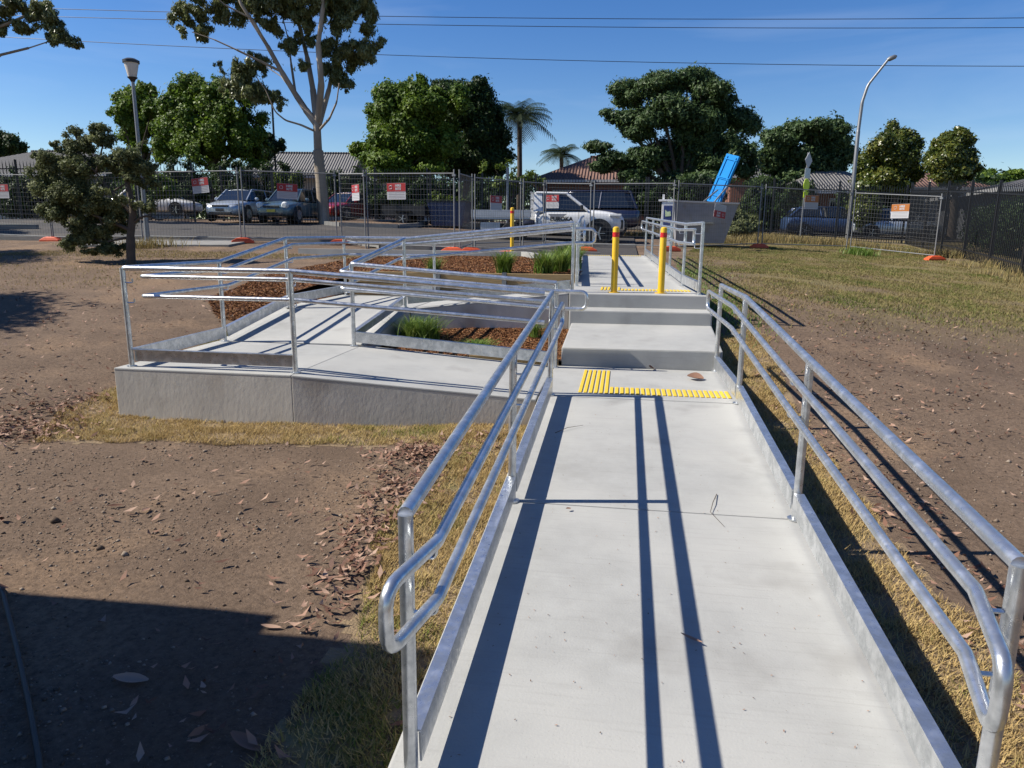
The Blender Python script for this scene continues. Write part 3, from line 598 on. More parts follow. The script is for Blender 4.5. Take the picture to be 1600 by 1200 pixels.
# gravel and leaf litter
q = sample_poly([(-5.5, -1.1), (-.7, -.95), (-.85, -2.3), (-.5, -4.6), (-6, -6.0)], 28000); q = q[rng.random(len(q)) < np.clip(vnoise(q[:, 0], q[:, 1], 1.1, 21)*1.6-.2, .1, 1)]
def gz(q): return zt(q[:, 0], q[:, 1])+.028*(vnoise(q[:, 0], q[:, 1], 1.3)+.5*vnoise(q[:, 0], q[:, 1], 3.1, 2)+.3*vnoise(q[:, 0], q[:, 1], 7, 5)-.9)
def pebbles(name, label, q, size):
    n = len(q); s = size*rng.lognormal(0, .45, n); c = np.column_stack([q, gz(q)+s*.15]); O = np.array([(1, 0, 0), (0, 1, 0), (-1, 0, 0), (0, -1, 0), (0, 0, .8), (0, 0, -.5)], float)
    V = c[:, None]+O[None]*s[:, None, None]*rng.uniform(.5, 1.2, (n, 6, 1)); i = (np.arange(n)*6)[:, None]
    Fc = np.concatenate([i+np.array([t]) for t in ((0, 1, 4), (1, 2, 4), (2, 3, 4), (3, 0, 4), (1, 0, 5), (2, 1, 5), (3, 2, 5), (0, 3, 5))])
    return tag(raw_mesh(name, V.reshape(-1, 3), Fc, LM['gravel'], np.repeat(rng.random(n), 6)), label, 'gravel', kind='stuff')
pebbles('gravel', 'fine gravel scattered over the bare dirt', q, .0062)
q = sample_poly([(2.4, -5), (9, -5), (9, 6), (3, 4)], 9000); pebbles('gravel', 'fine gravel scattered on the dirt right of the ramp', q, .008)
def litter(label, blobs, size, extra=None):
    q = np.concatenate([rng.normal((x, y), (sx, sy), (n, 2)) for x, y, sx, sy, n in blobs])
    P = np.column_stack([q, gz(q)]); P[:, 2] += rng.uniform(0.004, .03, len(q))
    tag(tri_scatter('leaf_litter', P, size, LM['litter'], .012, .32, 3.0, curl=True), label, 'leaf litter', kind='stuff')
litter('brown gum leaf litter along the turf left of the ramp', [(-.95, -1.15, .18, .16, 320), (-.85, -1.9, .14, .3, 260), (-.85, -2.7, .12, .3, 240), (-.72, -3.3, .1, .3, 90), (-.4, -.75, .2, .12, 60), (-2.0, -2.4, 1.2, .9, 130), (-.95, -4.2, .22, .25, 40)], .064)
litter('heap of brown leaf litter at the far left edge', [(-4.75, -1.05, .28, .22, 420), (-4.9, -.35, .2, .3, 180), (-5.8, -.6, .5, .5, 220), (-6.5, 2, 1.2, 1.2, 260), (-9, 5, 2.0, 2, 260)], .07)
litter('brown leaf litter right of the near ramp', [(2.55, -2.2, .12, .9, 150), (2.5, -.6, .18, .7, 170), (2.45, -3.6, .12, .5, 90), (3.2, .8, .5, .9, 200), (4.2, 1.5, 1.0, 1.0, 170), (5.5, -1, 1.5, 1.8, 170), (4, 4, 1.2, 1.0, 260)], .065)
litter('leaf scraps under the planter kerb', [(-.1, 1.5, .08, .03, 24), (-1.2, 1.50, .6, .012, 50)], .05)
# single fallen leaves and twigs that stand out
def leaf_obj(x, y, z, ln, wd, rz, label, col=0.6, pitch=.15):
    b = []; n = 7
    for k in range(n):
        t = k/(n-1); w_ = wd*math.sin(math.pi*min(1, t*.92+.04))**.8/2; zc = .25*ln*(t-.5)**2+.012
        b += [((t-.5)*ln, -w_, zc+w_*.5), ((t-.5)*ln, 0, zc), ((t-.5)*ln, w_, zc+w_*.5)]
    Fc = [(3*k+j, 3*k+j+1, 3*k+j+4, 3*k+j+3) for k in range(n-1) for j in (0, 1)]
    o = raw_mesh('fallen_leaf', np.array(b), np.array(Fc), LM['litter'], np.full(len(b), col), smooth=True); o.location = (x, y, z); o.rotation_euler = (pitch, pitch*.5, rz)
    return tag(o, label, 'leaf', 'single fallen leaves')
def gnd(u, v, z0=-.35):
    z = z0
    for _ in range(8):
        d = ray(u, v); p = CAM_POS+d*(z-CAM_POS[2])/d[2]; z = float(gz(np.array([[p[0], p[1]]]))[0])
    return p[0], p[1], z
for u, v, ln, wd, r, lb, c in ((205, 1066, .15, .055, .1, 'large pale dry leaf lying in the dark shadow', .95), (180, 793, .10, .03, .6, 'dark curled leaf on the dirt near the shadow-free left side', .1), (228, 800, .07, .04, 1.5, 'pale curled leaf standing on the bare dirt', .75),
     (424, 983, .10, .025, .05, 'thin pale leaf just outside the shadow corner', .85), (385, 1165, .16, .05, -.4, 'broad reddish leaf in the shadow at the bottom', .45), (545, 930, .13, .03, .5, 'long brown leaf by the turf edge left of the ramp', .4)):
    x, y, z = gnd(u, v); leaf_obj(x, y, z, ln, wd, r, lb, c)
leaf_obj(1.42, 1.02, .004, .17, .15, -.2, 'broad brown leaf lying on the lower landing by the right kerb', .5, .2)
leaf_obj(.98, 1.50, .01, .12, .07, 1.1, 'curled brown leaf against the bottom step', .35, .5)
leaf_obj(.36, -2.42, .004+rz(-2.42), .035, .02, .5, 'tiny brown leaf near the ramp joint', .4)
leaf_obj(.99, -3.62, .004+rz(-3.62), .10, .018, -.5, 'narrow pale leaf on the right half of the ramp', .7)
def twig(pts, r, label):
    o = MB().tube(pts, [r*(1-.6*i/(len(pts)-1)) for i in range(len(pts))], 6).build('twig', M['bark'], None, True); return tag(o, label, 'twig', 'twigs on the ramp')
def rp(x, y, h=.006): return (x, y, rz(min(0, y))+h)
twig([rp(1.27, -4.35), rp(1.33, -4.37, .012), rp(1.40, -4.36)], .006, 'short thick twig near the bottom of the ramp')
twig([rp(1.28, -2.05), rp(1.24, -2.2, .02), rp(1.21, -2.33, .012), rp(1.27, -2.5)], .003, 'wiry curved twig on the right side of the ramp')
twig([rp(.15, -1.05), rp(.24, -.95, .02), rp(.36, -.85, .012)], .003, 'thin twig near the left kerb at the top of the ramp')
hz = []
for u, v in ((-60, 860), (5, 930), (25, 1010), (45, 1100), (62, 1195), (70, 1290)):
    x, y, z = gnd(u, v); hz.append((x, y, z+.02))
tag(MB().tube(fillet(hz, .2), .011, 8).build('hose', M['rubber_hose'], None, True), 'dark hose lying on the ground in the shadow', 'hose')
# ------------------------------------------------------------------ temporary fence
def clamp_mesh(): return MB().box((0, 0, 0), (.09, .06, .05)).mesh('clamp', M['galv_dull'])
CLAMP = clamp_mesh()
def fence_panel(A, B, label, h=2.08, z=None):
    ax, ay = A; bx, by = B; za = zt1(ax, ay) if z is None else z[0]; zb = zt1(bx, by) if z is None else z[1]
    e = empty('temporary_fence', (ax, ay, za), 0, label, 'fence', 'temporary mesh fence sections'); o = Vector((ax, ay, za)); b = Vector((bx, by, zb))-o; up = Vector((0, 0, 1))
    MB().tube([(0, 0, .02), (0, 0, h)], .019, 8).build('upright', M['fence_tube'], e, True)
    MB().tube([b+up*.02, b+up*h], .019, 8).build('upright', M['fence_tube'], e, True)
    MB().tube([up*(h-.10), b+up*(h-.10)], .016, 8).build('top_tube', M['fence_tube'], e, True)
    MB().tube([up*.14, b+up*.14], .016, 8).build('bottom_tube', M['fence_tube'], e, True)
    m = MB(); L = b.length; nv = max(2, int(L/.105)); nh = 14; r = .0034
    for i in range(1, nv): p = b*(i/nv); m.bar(p+up*.14, p+up*(h-.1), r, r)
    for j in range(1, nh): zz = .14+(h-.24)*j/nh; m.bar(up*zz, b+up*zz, r, r)
    m.build('wire_mesh', M['wire'], e)
    inst('clamp', CLAMP, e, (b.x, b.y, b.z+h*.93), math.atan2(b.y, b.x))
    return e, o, b
PANELS = [((-20.1, 14.2), (-16.95, 13.75), 'mesh fence panel at the far left edge'), ((-16.85, 13.70), (-13.65, 13.45), 'mesh fence panel behind the shrub'), ((-13.5, 13.42), (-10.2, 12.95), 'mesh fence panel in front of the silver hatchback'),
  ((-10.05, 12.9), (-7.65, 13.75), 'mesh fence panel in front of the teal sedan and gum trunk'), ((-7.5, 13.75), (-6.32, 12.5), 'mesh panel swung in at an angle beside the gum tree'), ((-6.25, 12.52), (-3.72, 11.95), 'square-on mesh panel in the middle of the fence'),
  ((-3.58, 11.95), (-3.72, 14.2), 'mesh panel seen nearly edge-on left of the yellow bollard'), ((-3.66, 14.3), (-2.62, 16.3), 'mesh panel behind the lone yellow bollard'), ((-2.55, 16.4), (-2.02, 17.5), 'short mesh panel in front of the ute tray'), ((-1.95, 17.5), (-.47, 16.9), 'mesh panel in front of the ute door'),
  ((-.36, 16.82), (2.05, 16.15), 'mesh panel in front of the ute bonnet'), ((2.18, 16.2), (5.05, 18.95), 'mesh panel in front of the grey bin'), ((5.2, 19.02), (8.45, 20.95), 'mesh panel in front of the crossing sign'), ((8.58, 20.95), (10.55, 18.8), 'mesh panel meeting the black fence on the right')]
PN = []
for A, B, lb in PANELS: PN.append(fence_panel(A, B, lb))
def foot(x, y, label, rz_=0, z=None):
    z = zt1(x, y) if z is None else z
    m = MB(); s = [(-.30, .0, .30, .12), (-.27, .07, .25, .10), (-.12, .14, .12, .08)]
    vs = []
    for hx, zz, _, wy in ((.31, 0, 0, .125), (.30, .06, 0, .12), (.17, .135, 0, .09), (.10, .15, 0, .06)):
        vs += [(-hx, -wy, zz), (hx, -wy, zz), (hx, wy, zz), (-hx, wy, zz)]
    fs = [(3, 2, 1, 0), (12, 13, 14, 15)]
    for k in range(3):
        for i in range(4): fs.append((4*k+i, 4*k+(i+1) % 4, 4*k+4+(i+1) % 4, 4*k+4+i))
    m.quadmesh(vs, fs); e = empty('ballast_block', (x, y, z), rz_, label, 'ballast block', 'orange fence ballast blocks')
    m.build('block', M['orange'], e, bevel=.012)
    for dx in (-.05, .05): MB().lathe((dx, 0, .146), [(.03, 0), (.03, .012)], 10).build('socket', M['trim'], e)
for x, y, r, lb in ((-16.9, 13.65, .1, 'red orange fence ballast block beside the shrub'), (-10.1, 12.85, .5, 'orange fence ballast block by the tree-side panel joint'), (-7.55, 13.7, .3, 'orange fence ballast block at the hinge of the angled panel'), (-3.75, 11.85, .1, 'orange fence ballast block left of the lone bollard'), (-3.3, 12.05, .2, 'big orange fence ballast block nearest the lone bollard'),
      (-2.3, 11.6, .2, 'orange fence ballast block half hidden by the lone bollard'), (-.45, 14.6, .2, 'orange fence ballast block left of the path end'), (2.0, 15.9, .4, 'orange fence ballast block behind the right bollard'), (5.1, 18.9, -.2, 'orange fence ballast block on the lawn before the black fence'), (10.5, 18.6, .3, 'orange fence ballast block near the black fence corner')): foot(x, y, lb, r)
def text_mesh(s, size, name, mat_, bold=0.0):
    cu = bpy.data.curves.new(name, 'FONT'); cu.body = s; cu.size = size; cu.extrude = .001; cu.offset = bold; cu.align_x = 'CENTER'; cu.align_y = 'CENTER'; cu.resolution_u = 2
    t = bpy.data.objects.new(name, cu); COL.objects.link(t); dg = bpy.context.evaluated_depsgraph_get(); me = bpy.data.meshes.new_from_object(t.evaluated_get(dg))
    bpy.data.objects.remove(t); me.materials.clear(); me.materials.append(mat_); return me
HIRE = text_mesh('HIRE\nRITE', .085, 'lettering', M['sign_white'], .004)
def hire_sign(pi, u, v, label, top='sign_red', wd=.56, ht=.42, back=False, flip=False, tilt=0, face=1):
    e0, o, b = PN[pi]; d = Vector((b.x, b.y, 0)).normalized(); nrm = Vector((d.y, -d.x, 0))
    if nrm.dot(Vector(CAM_POS)-o) < 0: nrm = -nrm
    r = Vector(ray(u, v)); c0 = Vector(CAM_POS); t = (o-c0).dot(nrm)/r.dot(nrm); p = c0+r*t+nrm*.025
    rz_ = math.atan2(nrm.y, nrm.x)+math.pi/2
    e = empty('hire_sign', p, 0, label, 'sign', 'site hire signs on the mesh fence'); e.rotation_euler = (0, tilt+(math.pi if flip else 0), rz_)
    MB().box((0, .0, 0), (wd, .006, ht)).build('board', M['sign_white'], e)
    MB().box((0, -.005, ht*.24), (wd-.004, .004, ht*.5)).build('coloured_panel', M[top], e)
    if not back:
        inst('lettering', HIRE, e, (.06, -.0085, ht*.24), rot=(math.pi/2, 0, 0))
        lg = MB().tube(fillet([(-.21, -.009, ht*.32), (-.13, -.009, ht*.36), (-.12, -.009, ht*.16), (-.2, -.009, ht*.14)], .02, 3, True), .006, 6, True); lg.build('emblem', M['sign_white'], e)
        for k in range(4): MB().box((0, -.005, -ht*(.08+.1*k)), (wd*.85, .003, ht*.028)).build('print_line', M['ink'], e)
    return e
hire_sign(0, 4, 299, 'red and white hire sign cut by the left picture edge')
hire_sign(2, 314, 290, 'tilted red and white hire sign left of the silver hatchback', tilt=-.08)
hire_sign(3, 449, 299, 'red and white hire sign in front of the teal sedan', tilt=.04)
hire_sign(4, 557, 301, 'red and white hire sign on the angled panel', wd=.5)
hire_sign(5, 620, 299, 'red and white hire sign on the square-on middle panel')
hire_sign(7, 774, 317, 'red and white hire sign left of the ute tray')
hire_sign(9, 864, 315, 'red hire sign in front of the ute window', wd=.46)
hire_sign(11, 1124, 330, 'upside-down red and white hire sign on the grey bin panel', flip=True, tilt=.12, back=False)
hire_sign(12, 1267, 316, 'white hire sign with back-lit tone painted orange, below the crossing sign', 'sign_backlit', wd=.60, ht=.46)
hire_sign(13, 1407, 330, 'white hire sign with back-lit tone painted orange, near the black fence corner', 'sign_backlit', wd=.60, ht=.46)
# ------------------------------------------------------------------ black palisade fence
PICK = MB(); PICK.box((0, 0, .99), (.025, .025, 1.98)); PICK.quadmesh([(-.0125, -.0125, 1.98), (.0125, -.0125, 1.98), (.0125, .0125, 1.98), (-.0125, .0125, 1.98), (0, 0, 2.14)], [(0, 1, 4), (1, 2, 4), (2, 3, 4), (3, 0, 4)])
PICKM = PICK.mesh('picket', M['black'])
def palisade(A, B, label, sp, h=2.14, zoff=0, post_every=2.6, below=0.05):
    A, B = Vector(A), Vector(B); za = zt1(*A)+zoff; e = empty('palisade_fence', (A.x, A.y, za), 0, label, 'fence', 'black palisade fences'); d = B-A; L = d.length; an = math.atan2(d.y, d.x); d.normalize(); sc = h/2.14
    n = int(L/sp)
    def P(t): q = A+d*t; return (q.x-A.x, q.y-A.y, zt1(q.x, q.y)+zoff-za)
    for i in range(n): inst('picket', PICKM, e, P((i+.5)*sp), an, sc=(1, 1, sc))
    np_ = max(1, round(L/post_every)); pm = MB().box((0, 0, h*.5), (.075, .075, h+.06)).mesh('post', M['black'])
    for k in range(np_+1): inst('post', pm, e, P(L*k/np_), an)
    for k in range(np_):
        a, c = Vector(P(L*k/np_)), Vector(P(L*(k+1)/np_))
        for zz in (.28, h*.86): MB().bar(a+Vector((0, 0, zz)), c+Vector((0, 0, zz)), .04, .045).build('rail', M['black'], e)
palisade((-30, 20.6), (-18.5, 24.0), 'black palisade fence behind the shrub at far left', .14, 2.5)
palisade((-18.4, 26.2), (-8.6, 27.2), 'black palisade fence behind the parked hatchback and sedan', .13, 2.5)
palisade((-8.5, 27.3), (1.5, 27.4), 'black palisade fence behind the white ute', .13, 2.4)
palisade((1.6, 27.4), (12.35, 26.9), 'black palisade fence behind the lawn and crossing sign', .10, 2.45, -.05)
palisade((12.45, 26.7), (10.95, 8.6), 'tall black palisade fence running down the right side', .128, 2.5, 0, 2.4)
# ------------------------------------------------------------------ trees
def leaf_cloud(blobs, n, size, aspect=1.6, droop=0., shell=.55, origin=(0, 0, 0), gap=.0, gs=1.2, sub=9, fr=(.34, .56), core=.6):
    """blobs (x,y,z,rx,ry,rz); returns V, F, rnd of leaf quads spread through the crown volume"""
    B0 = np.array(blobs, float); ch = []
    for b in B0:
        for _ in range(sub):
            d = rng.normal(size=3); d /= np.linalg.norm(d); d[2] = d[2]*.9+.12; f = rng.uniform(*fr)
            ch.append(np.concatenate([b[:3]+d*b[3:]*(rng.uniform(.55, .98) if core else rng.uniform(.15, 1.12)), b[3:]*f*rng.uniform(.85, 1.15, 3)]))
        if core: ch.append(np.concatenate([b[:3], b[3:]*core]))
    B = np.array(ch); vol = (B[:, 3]*B[:, 4]*B[:, 5])**.75; k = rng.choice(len(B), n, p=vol/vol.sum())
    d = rng.normal(size=(n, 3)); d /= np.linalg.norm(d, axis=1)[:, None]; r = shell+(1-shell)*rng.random(n)**.6; r = r+np.where(rng.random(n) < .30, np.minimum(.55, np.abs(rng.normal(0, .32, n))), 0)
    lump = 1+.22*(vnoise(d[:, 0]*3+k, d[:, 1]*3+d[:, 2]*2, 1.7, 3)-.5)*2
    P = B[k, :3]+d*B[k, 3:]*(r*lump)[:, None]; cr_ = np.clip(.62*rng.random(n)+.38*rng.random(len(B))[k], 0, 1)
    if gap:
        g = vnoise(P[:, 0]+P[:, 1]*.7, P[:, 2]+P[:, 1]*.4, gs, 9); P = P[g > gap]; d = d[g > gap]; cr_ = cr_[g > gap]; n = len(P)
    nr = d+rng.normal(0, .55, (n, 3)); nr[:, 2] += .35; nr /= np.linalg.norm(nr, axis=1)[:, None]
    t = rng.normal(size=(n, 3)); t[:, 2] -= droop*3; t -= nr*(t*nr).sum(1)[:, None]; t /= np.linalg.norm(t, axis=1)[:, None]; bt = np.cross(nr, t)
    s = size*rng.uniform(.6, 1.4, n); a = t*s[:, None]*.5*aspect**.5; b = bt*s[:, None]*.5/aspect**.5
    V = np.stack([P-a, P-b*1.05+a*.45, P+b*1.05+a*.6], 1).reshape(-1, 3)-np.array(origin); i = np.arange(n)*3
    Fc = np.stack([i, i+1, i+2], 1); return V, Fc, np.repeat(cr_, 3)
def tree(name, label, base, blobs, n, size, lm, trunk_r=.25, limbs=None, bark='bark', aspect=1.6, droop=0., shell=.55, gap=0., gs=1.2, group=None, cat='tree', sub=12, dens=5.4, fr=(.30, .54), core=.6):
    """base world xyz; blobs in metres relative to base"""
    e = empty(name, base, 0, label, cat, group)
    V, Fc, r = leaf_cloud(blobs, int(n*dens), size*dens**-.42, aspect, droop, shell*.6, gap=gap, gs=gs, sub=sub, fr=fr, core=core); raw_mesh('crown', V, Fc, LM[lm], r, e)
    m = MB()
    if limbs is None:
        zs = sorted(b[2]-b[5]*.3 for b in blobs); fork = max(.4, zs[0]*.75); cx = np.mean([b[0] for b in blobs]); cy = np.mean([b[1] for b in blobs])
        f = Vector((cx*.25, cy*.25, fork)); m.tube([(0, 0, -.2), (cx*.1, cy*.1, fork*.5), f], [trunk_r*1.25, trunk_r, trunk_r*.85], 10)
        for b in blobs:
            c = Vector(b[:3]); q = f.lerp(c, .5)+Vector((random.uniform(-.2, .2), random.uniform(-.2, .2), .15)); rr = trunk_r*.42
            m.tube([f-Vector((0, 0, .1)), q, c], [rr, rr*.6, rr*.2], 7)
            for _ in range(3):
                d = Vector((random.uniform(-1, 1)*b[3], random.uniform(-1, 1)*b[4], random.uniform(-.6, 1)*b[5]))*.75; m.tube([q, c.lerp(q, .3)+d*.5, c+d], [rr*.4, rr*.22, rr*.08], 5)
    else:
        for pts, r0, r1 in limbs:
            pts = fillet([Vector(p) for p in pts], .5, 3); N = len(pts); m.tube(pts, [r0+(r1-r0)*i/(N-1) for i in range(N)], 9)
    m.build('trunk', M[bark], e, True); return e
SHR = .9
def pxblobs(Y, base, items, depth=.8, flat=1.0):
    """(u, v, ru, rv[, dy]) picture sizes at distance plane Y -> blobs relative to base"""
    k = 1/pxm(Y); out = []
    for it in items:
        u, v, ru, rv = it[:4]; dy = it[4] if len(it) > 4 else random.uniform(-.5, .5)*ru*k*.8
        p = aty(u, v, Y+dy); out.append((p[0]-base[0], p[1]-base[1], p[2]-base[2], ru*k*SHR, ru*k*depth*SHR, rv*k*flat*SHR))
    return out
def pxpts(Y, base, pts):
    o = []
    for q in pts:
        p = aty(q[0], q[1], Y+(q[2] if len(q) > 2 else 0)); o.append((p[0]-base[0], p[1]-base[1], p[2]-base[2]))
    return o
def tbase(u, Y): p = aty(u, 350, Y); return (p[0], p[1], zt1(p[0], p[1]))
# big gum
Yg = 24.6; gb = aty(507, 349, Yg); gb = (gb[0], gb[1], zt1(gb[0], gb[1])+.12)
gl = [([(507, 352), (503, 300), (497, 235), (495, 190)], .27, .19), ([(495, 195), (478, 172), (462, 148), (440, 112, -.5), (418, 72, -.8), (398, 40, -1), (376, 5, -1.2), (360, -40, -1.2)], .19, .06),
  ([(495, 192), (489, 140, .5), (480, 90, .8), (468, 40, .8), (462, -30, .8)], .18, .07), ([(497, 190), (502, 130, -.6), (497, 70, -.8), (505, 10, -.9), (500, -50, -1)], .19, .07),
  ([(499, 195), (514, 140, .4), (523, 95, .7), (528, 50, .8), (540, -10, 1)], .14, .05), ([(440, 112, -.5), (405, 95, -1), (370, 78, -1.3), (335, 62, -1.5), (300, 50, -1.6)], .07, .02),
  ([(497, 205), (515, 185, -.5), (526, 160, -.8), (530, 130, -1)], .07, .03), ([(492, 205), (470, 195, -.6), (446, 188, -.9), (430, 175, -1.2), (415, 140, -1.3), (400, 120, -1.4)], .06, .02),
  ([(418, 72, -.8), (395, 30, -1.4), (352, 8, -1.8), (320, -20, -2)], .06, .02), ([(462, 148), (455, 100, .6), (450, 60, .9), (440, 20, 1.2)], .07, .025), ([(523, 95, .7), (550, 70, 1), (575, 60, 1.3), (590, 75, 1.5)], .05, .015), ([(478, 172), (440, 120, 1.2), (410, 100, 1.6), (392, 108, 1.8)], .04, .015)]
gl = [(pxpts(Yg, gb, p), a*(.95 if a > .25 else .8), c*.85) for p, a, c in gl]
gum_items = [(285, 22, 28, 20), (305, 48, 26, 16), (330, 15, 30, 22), (318, -15, 45, 25), (372, 22, 26, 18), (350, -15, 40, 20), (400, 10, 30, 22), (425, 40, 24, 18), (440, 5, 34, 24), (452, 75, 22, 18), (470, 25, 26, 24), (500, 0, 38, 26), (520, 35, 26, 28), (540, 10, 34, 30), (560, 45, 30, 30),
  (575, 75, 26, 26), (548, 85, 28, 28), (525, 110, 20, 26), (535, 130, 16, 18), (510, 75, 18, 20), (480, 65, 18, 16), (470, 105, 16, 12), (405, 100, 26, 18), (380, 118, 30, 24), (365, 140, 24, 16), (398, 145, 24, 22), (425, 152, 18, 14), (350, 100, 16, 12), (590, 68, 14, 10), (575, 15, 26, 24), (420, -40, 90, 40), (510, -50, 90, 40), (300, 62, 16, 8), (440, 165, 12, 10)]
tree('gum_tree', 'tall pale-trunked gum tree rising behind the teal sedan', gb, pxblobs(Yg, gb, gum_items, .9), 34000, .24, 'gum', limbs=gl, bark='bark_gum', aspect=3.4, droop=.8, shell=.25, gap=.30, gs=1.9, sub=16, dens=7, fr=(.22, .44), core=0)
Yl = 21.0; lb_ = tbase(-180, Yl)
tree('gum_tree', 'overhanging gum branches in the top left corner', lb_, pxblobs(Yl, lb_, [(-20, 10, 40, 26), (20, 0, 34, 22), (45, 20, 30, 22), (75, 35, 28, 22), (100, 58, 22, 16), (118, 70, 14, 10), (30, 45, 26, 16), (60, 10, 24, 14), (0, 40, 26, 18), (-60, 30, 50, 34), (-120, -10, 80, 50), (-160, 60, 70, 50), (85, 62, 16, 12)], .8), 11000, .22, 'gum',
     limbs=[(pxpts(Yl, lb_, [(-180, 380), (-175, 250), (-160, 140)]), .3, .2), (pxpts(Yl, lb_, [(-160, 140), (-80, 110), (0, 86), (45, 75), (85, 62)]), .1, .02), (pxpts(Yl, lb_, [(-160, 150), (-90, 60), (-20, 50), (40, 25), (80, 35)]), .12, .02)], bark='bark_gum', aspect=3.2, droop=.8, shell=.25, gap=.30, gs=1.9, sub=16, dens=7, fr=(.22, .44), core=0)
# camphor laurels, left
Y1 = 34.; b1 = tbase(225, Y1)
tree('leafy_tree', 'light green tree behind the left street lamp', b1, pxblobs(Y1, b1, [(215, 165, 38, 28), (240, 140, 24, 16), (190, 180, 22, 16), (225, 205, 40, 30), (250, 180, 28, 28), (215, 240, 40, 24)]), 9000, .30, 'camphor', .22, gap=.30, gs=1.0)
Y2 = 33.; b2 = tbase(340, Y2)
tree('leafy_tree', 'broad dense green tree behind the silver hatchback', b2, pxblobs(Y2, b2, [(300, 150, 36, 26), (330, 140, 34, 22), (290, 185, 44, 34), (345, 175, 46, 36), (385, 195, 34, 34), (270, 225, 40, 34), (330, 225, 60, 40), (390, 235, 36, 30), (365, 150, 26, 18), (405, 215, 16, 16), (255, 195, 22, 22)]), 26000, .30, 'camphor', .3, gap=.2)
Y3 = 40.; b3 = tbase(418, Y3)
tree('leafy_tree', 'small dark tree beside the thin dark pole', b3, pxblobs(Y3, b3, [(412, 220, 20, 18), (430, 228, 16, 14), (400, 240, 26, 20)]), 3000, .34, 'dark', .15)
Y4 = 36.; b4 = tbase(655, Y4)
tree('leafy_tree', 'big rounded bright green tree left of the palms', b4, pxblobs(Y4, b4, [(610, 150, 30, 24), (640, 138, 28, 20), (600, 185, 30, 26), (575, 235, 26, 16), (640, 180, 46, 40), (610, 225, 46, 34), (660, 220, 50, 44), (630, 262, 60, 26), (690, 160, 36, 30), (560, 232, 14, 10)]), 28000, .33, 'camphor', .3, gap=.18)
b5 = tbase(728, Y4+3)
tree('leafy_tree', 'dense dark green tree touching the bright green one', b5, pxblobs(Y4+3, b5, [(700, 145, 30, 20), (740, 145, 32, 20), (715, 180, 50, 40), (755, 185, 34, 36), (745, 225, 50, 40), (775, 225, 22, 30), (710, 250, 60, 34), (770, 255, 28, 24)]), 26000, .30, 'dark', .3, gap=.12)
def palm(u, Y, vtop, vr, label, nfr):
    b = tbase(u, Y); top = aty(u, vtop, Y); H = top[2]-b[2]; e = empty('palm_tree', b, 0, label, 'palm', 'palms between the big trees'); k = 1/pxm(Y)
    m = MB().tube([(0, 0, 0), (.05, 0, H*.5), (0, 0, H)], [.22, .17, .15], 10); m.build('trunk', M['bark'], e, True)
    for i in range(nfr):
        a = 2*math.pi*i/nfr+random.uniform(-.2, .2); el = random.uniform(-.1, 1.15); L = vr*k*random.uniform(.85, 1.15); Vs = []; Fs = []; st = []
        for s in range(13):
            t = s/12; x = L*t*math.cos(el*(1-.3*t)); z = L*(math.sin(el)*t-.62*t*t); st.append(Vector((x*math.cos(a), x*math.sin(a), H+z)))
        sd = Vector((-math.sin(a), math.cos(a), 0))
        for s in range(1, 13):
            t = s/12; lw = L*.30*math.sin(math.pi*min(1, .15+.85*t))**.7
            for sg in (-1, 1):
                for j in range(2):
                    p = st[s-1].lerp(st[s], j/2); q = p+sd*sg*lw+Vector((0, 0, -lw*.55))+(st[s]-st[s-1])*.8; w_ = (st[s]-st[s-1])*.28; o = len(Vs); Vs += [p, p+w_, q]; Fs.append((o, o+1, o+2))
        raw_mesh('frond', np.array([tuple(v) for v in Vs]), np.array(Fs), LM['palm'], np.repeat(rng.random(len(Fs)), 3), e)
    return e
palm(810, 42., 182, 60, 'tall palm beside the dark green tree', 40)
palm(875, 52., 240, 42, 'smaller palm above the brown tiled roof', 30)
Y6 = 34.; b6 = tbase(1070, Y6)
tree('leafy_tree', 'wide feathery dark tree behind the blue lid', b6, pxblobs(Y6, b6, [(985, 150, 34, 20), (1030, 138, 34, 20), (1075, 132, 36, 20), (1115, 150, 34, 22), (965, 180, 24, 12), (1000, 195, 40, 24), (1060, 180, 54, 34), (1120, 190, 44, 34), (1160, 195, 26, 20), (935, 232, 22, 10), (960, 250, 34, 16), (1010, 245, 36, 22), (1075, 240, 50, 44), (1135, 245, 44, 40), (1100, 280, 60, 24), (990, 275, 26, 12), (945, 262, 20, 10)]), 34000, .30, 'feather', .32, aspect=2.6, droop=.25, gap=.27, gs=1.4)
Y7 = 42.; b7 = tbase(1262, Y7)
tree('leafy_tree', 'dark rounded tree behind the crossing sign', b7, pxblobs(Y7, b7, [(1225, 215, 28, 18), (1265, 205, 34, 20), (1305, 212, 26, 22), (1240, 250, 44, 34), (1290, 250, 42, 36), (1205, 245, 22, 20), (1215, 285, 40, 22), (1270, 285, 44, 22)]), 17000, .34, 'feather', .28, gap=.16)
Y8 = 33.; b8 = tbase(1400, Y8)
tree('magnolia_tree', 'upright glossy tree right of the tall street light', b8, pxblobs(Y8, b8, [(1400, 215, 20, 18), (1385, 235, 28, 22), (1410, 240, 28, 24), (1395, 262, 36, 26), (1390, 285, 40, 22), (1362, 258, 20, 22), (1360, 285, 18, 16), (1420, 275, 16, 20)]), 13000, .26, 'magnolia', .18, gap=.14, group='glossy upright trees')
b9 = tbase(1489, Y8-2)
tree('magnolia_tree', 'rounded glossy tree above the black fence corner', b9, pxblobs(Y8-2, b9, [(1489, 214, 18, 14), (1480, 235, 24, 20), (1500, 238, 22, 20), (1489, 260, 34, 22), (1468, 255, 14, 14), (1510, 262, 16, 18), (1490, 280, 28, 12)]), 13000, .25, 'magnolia', .18, gap=.14, group='glossy upright trees')
Y10 = 75.; b10 = tbase(1560, Y10)
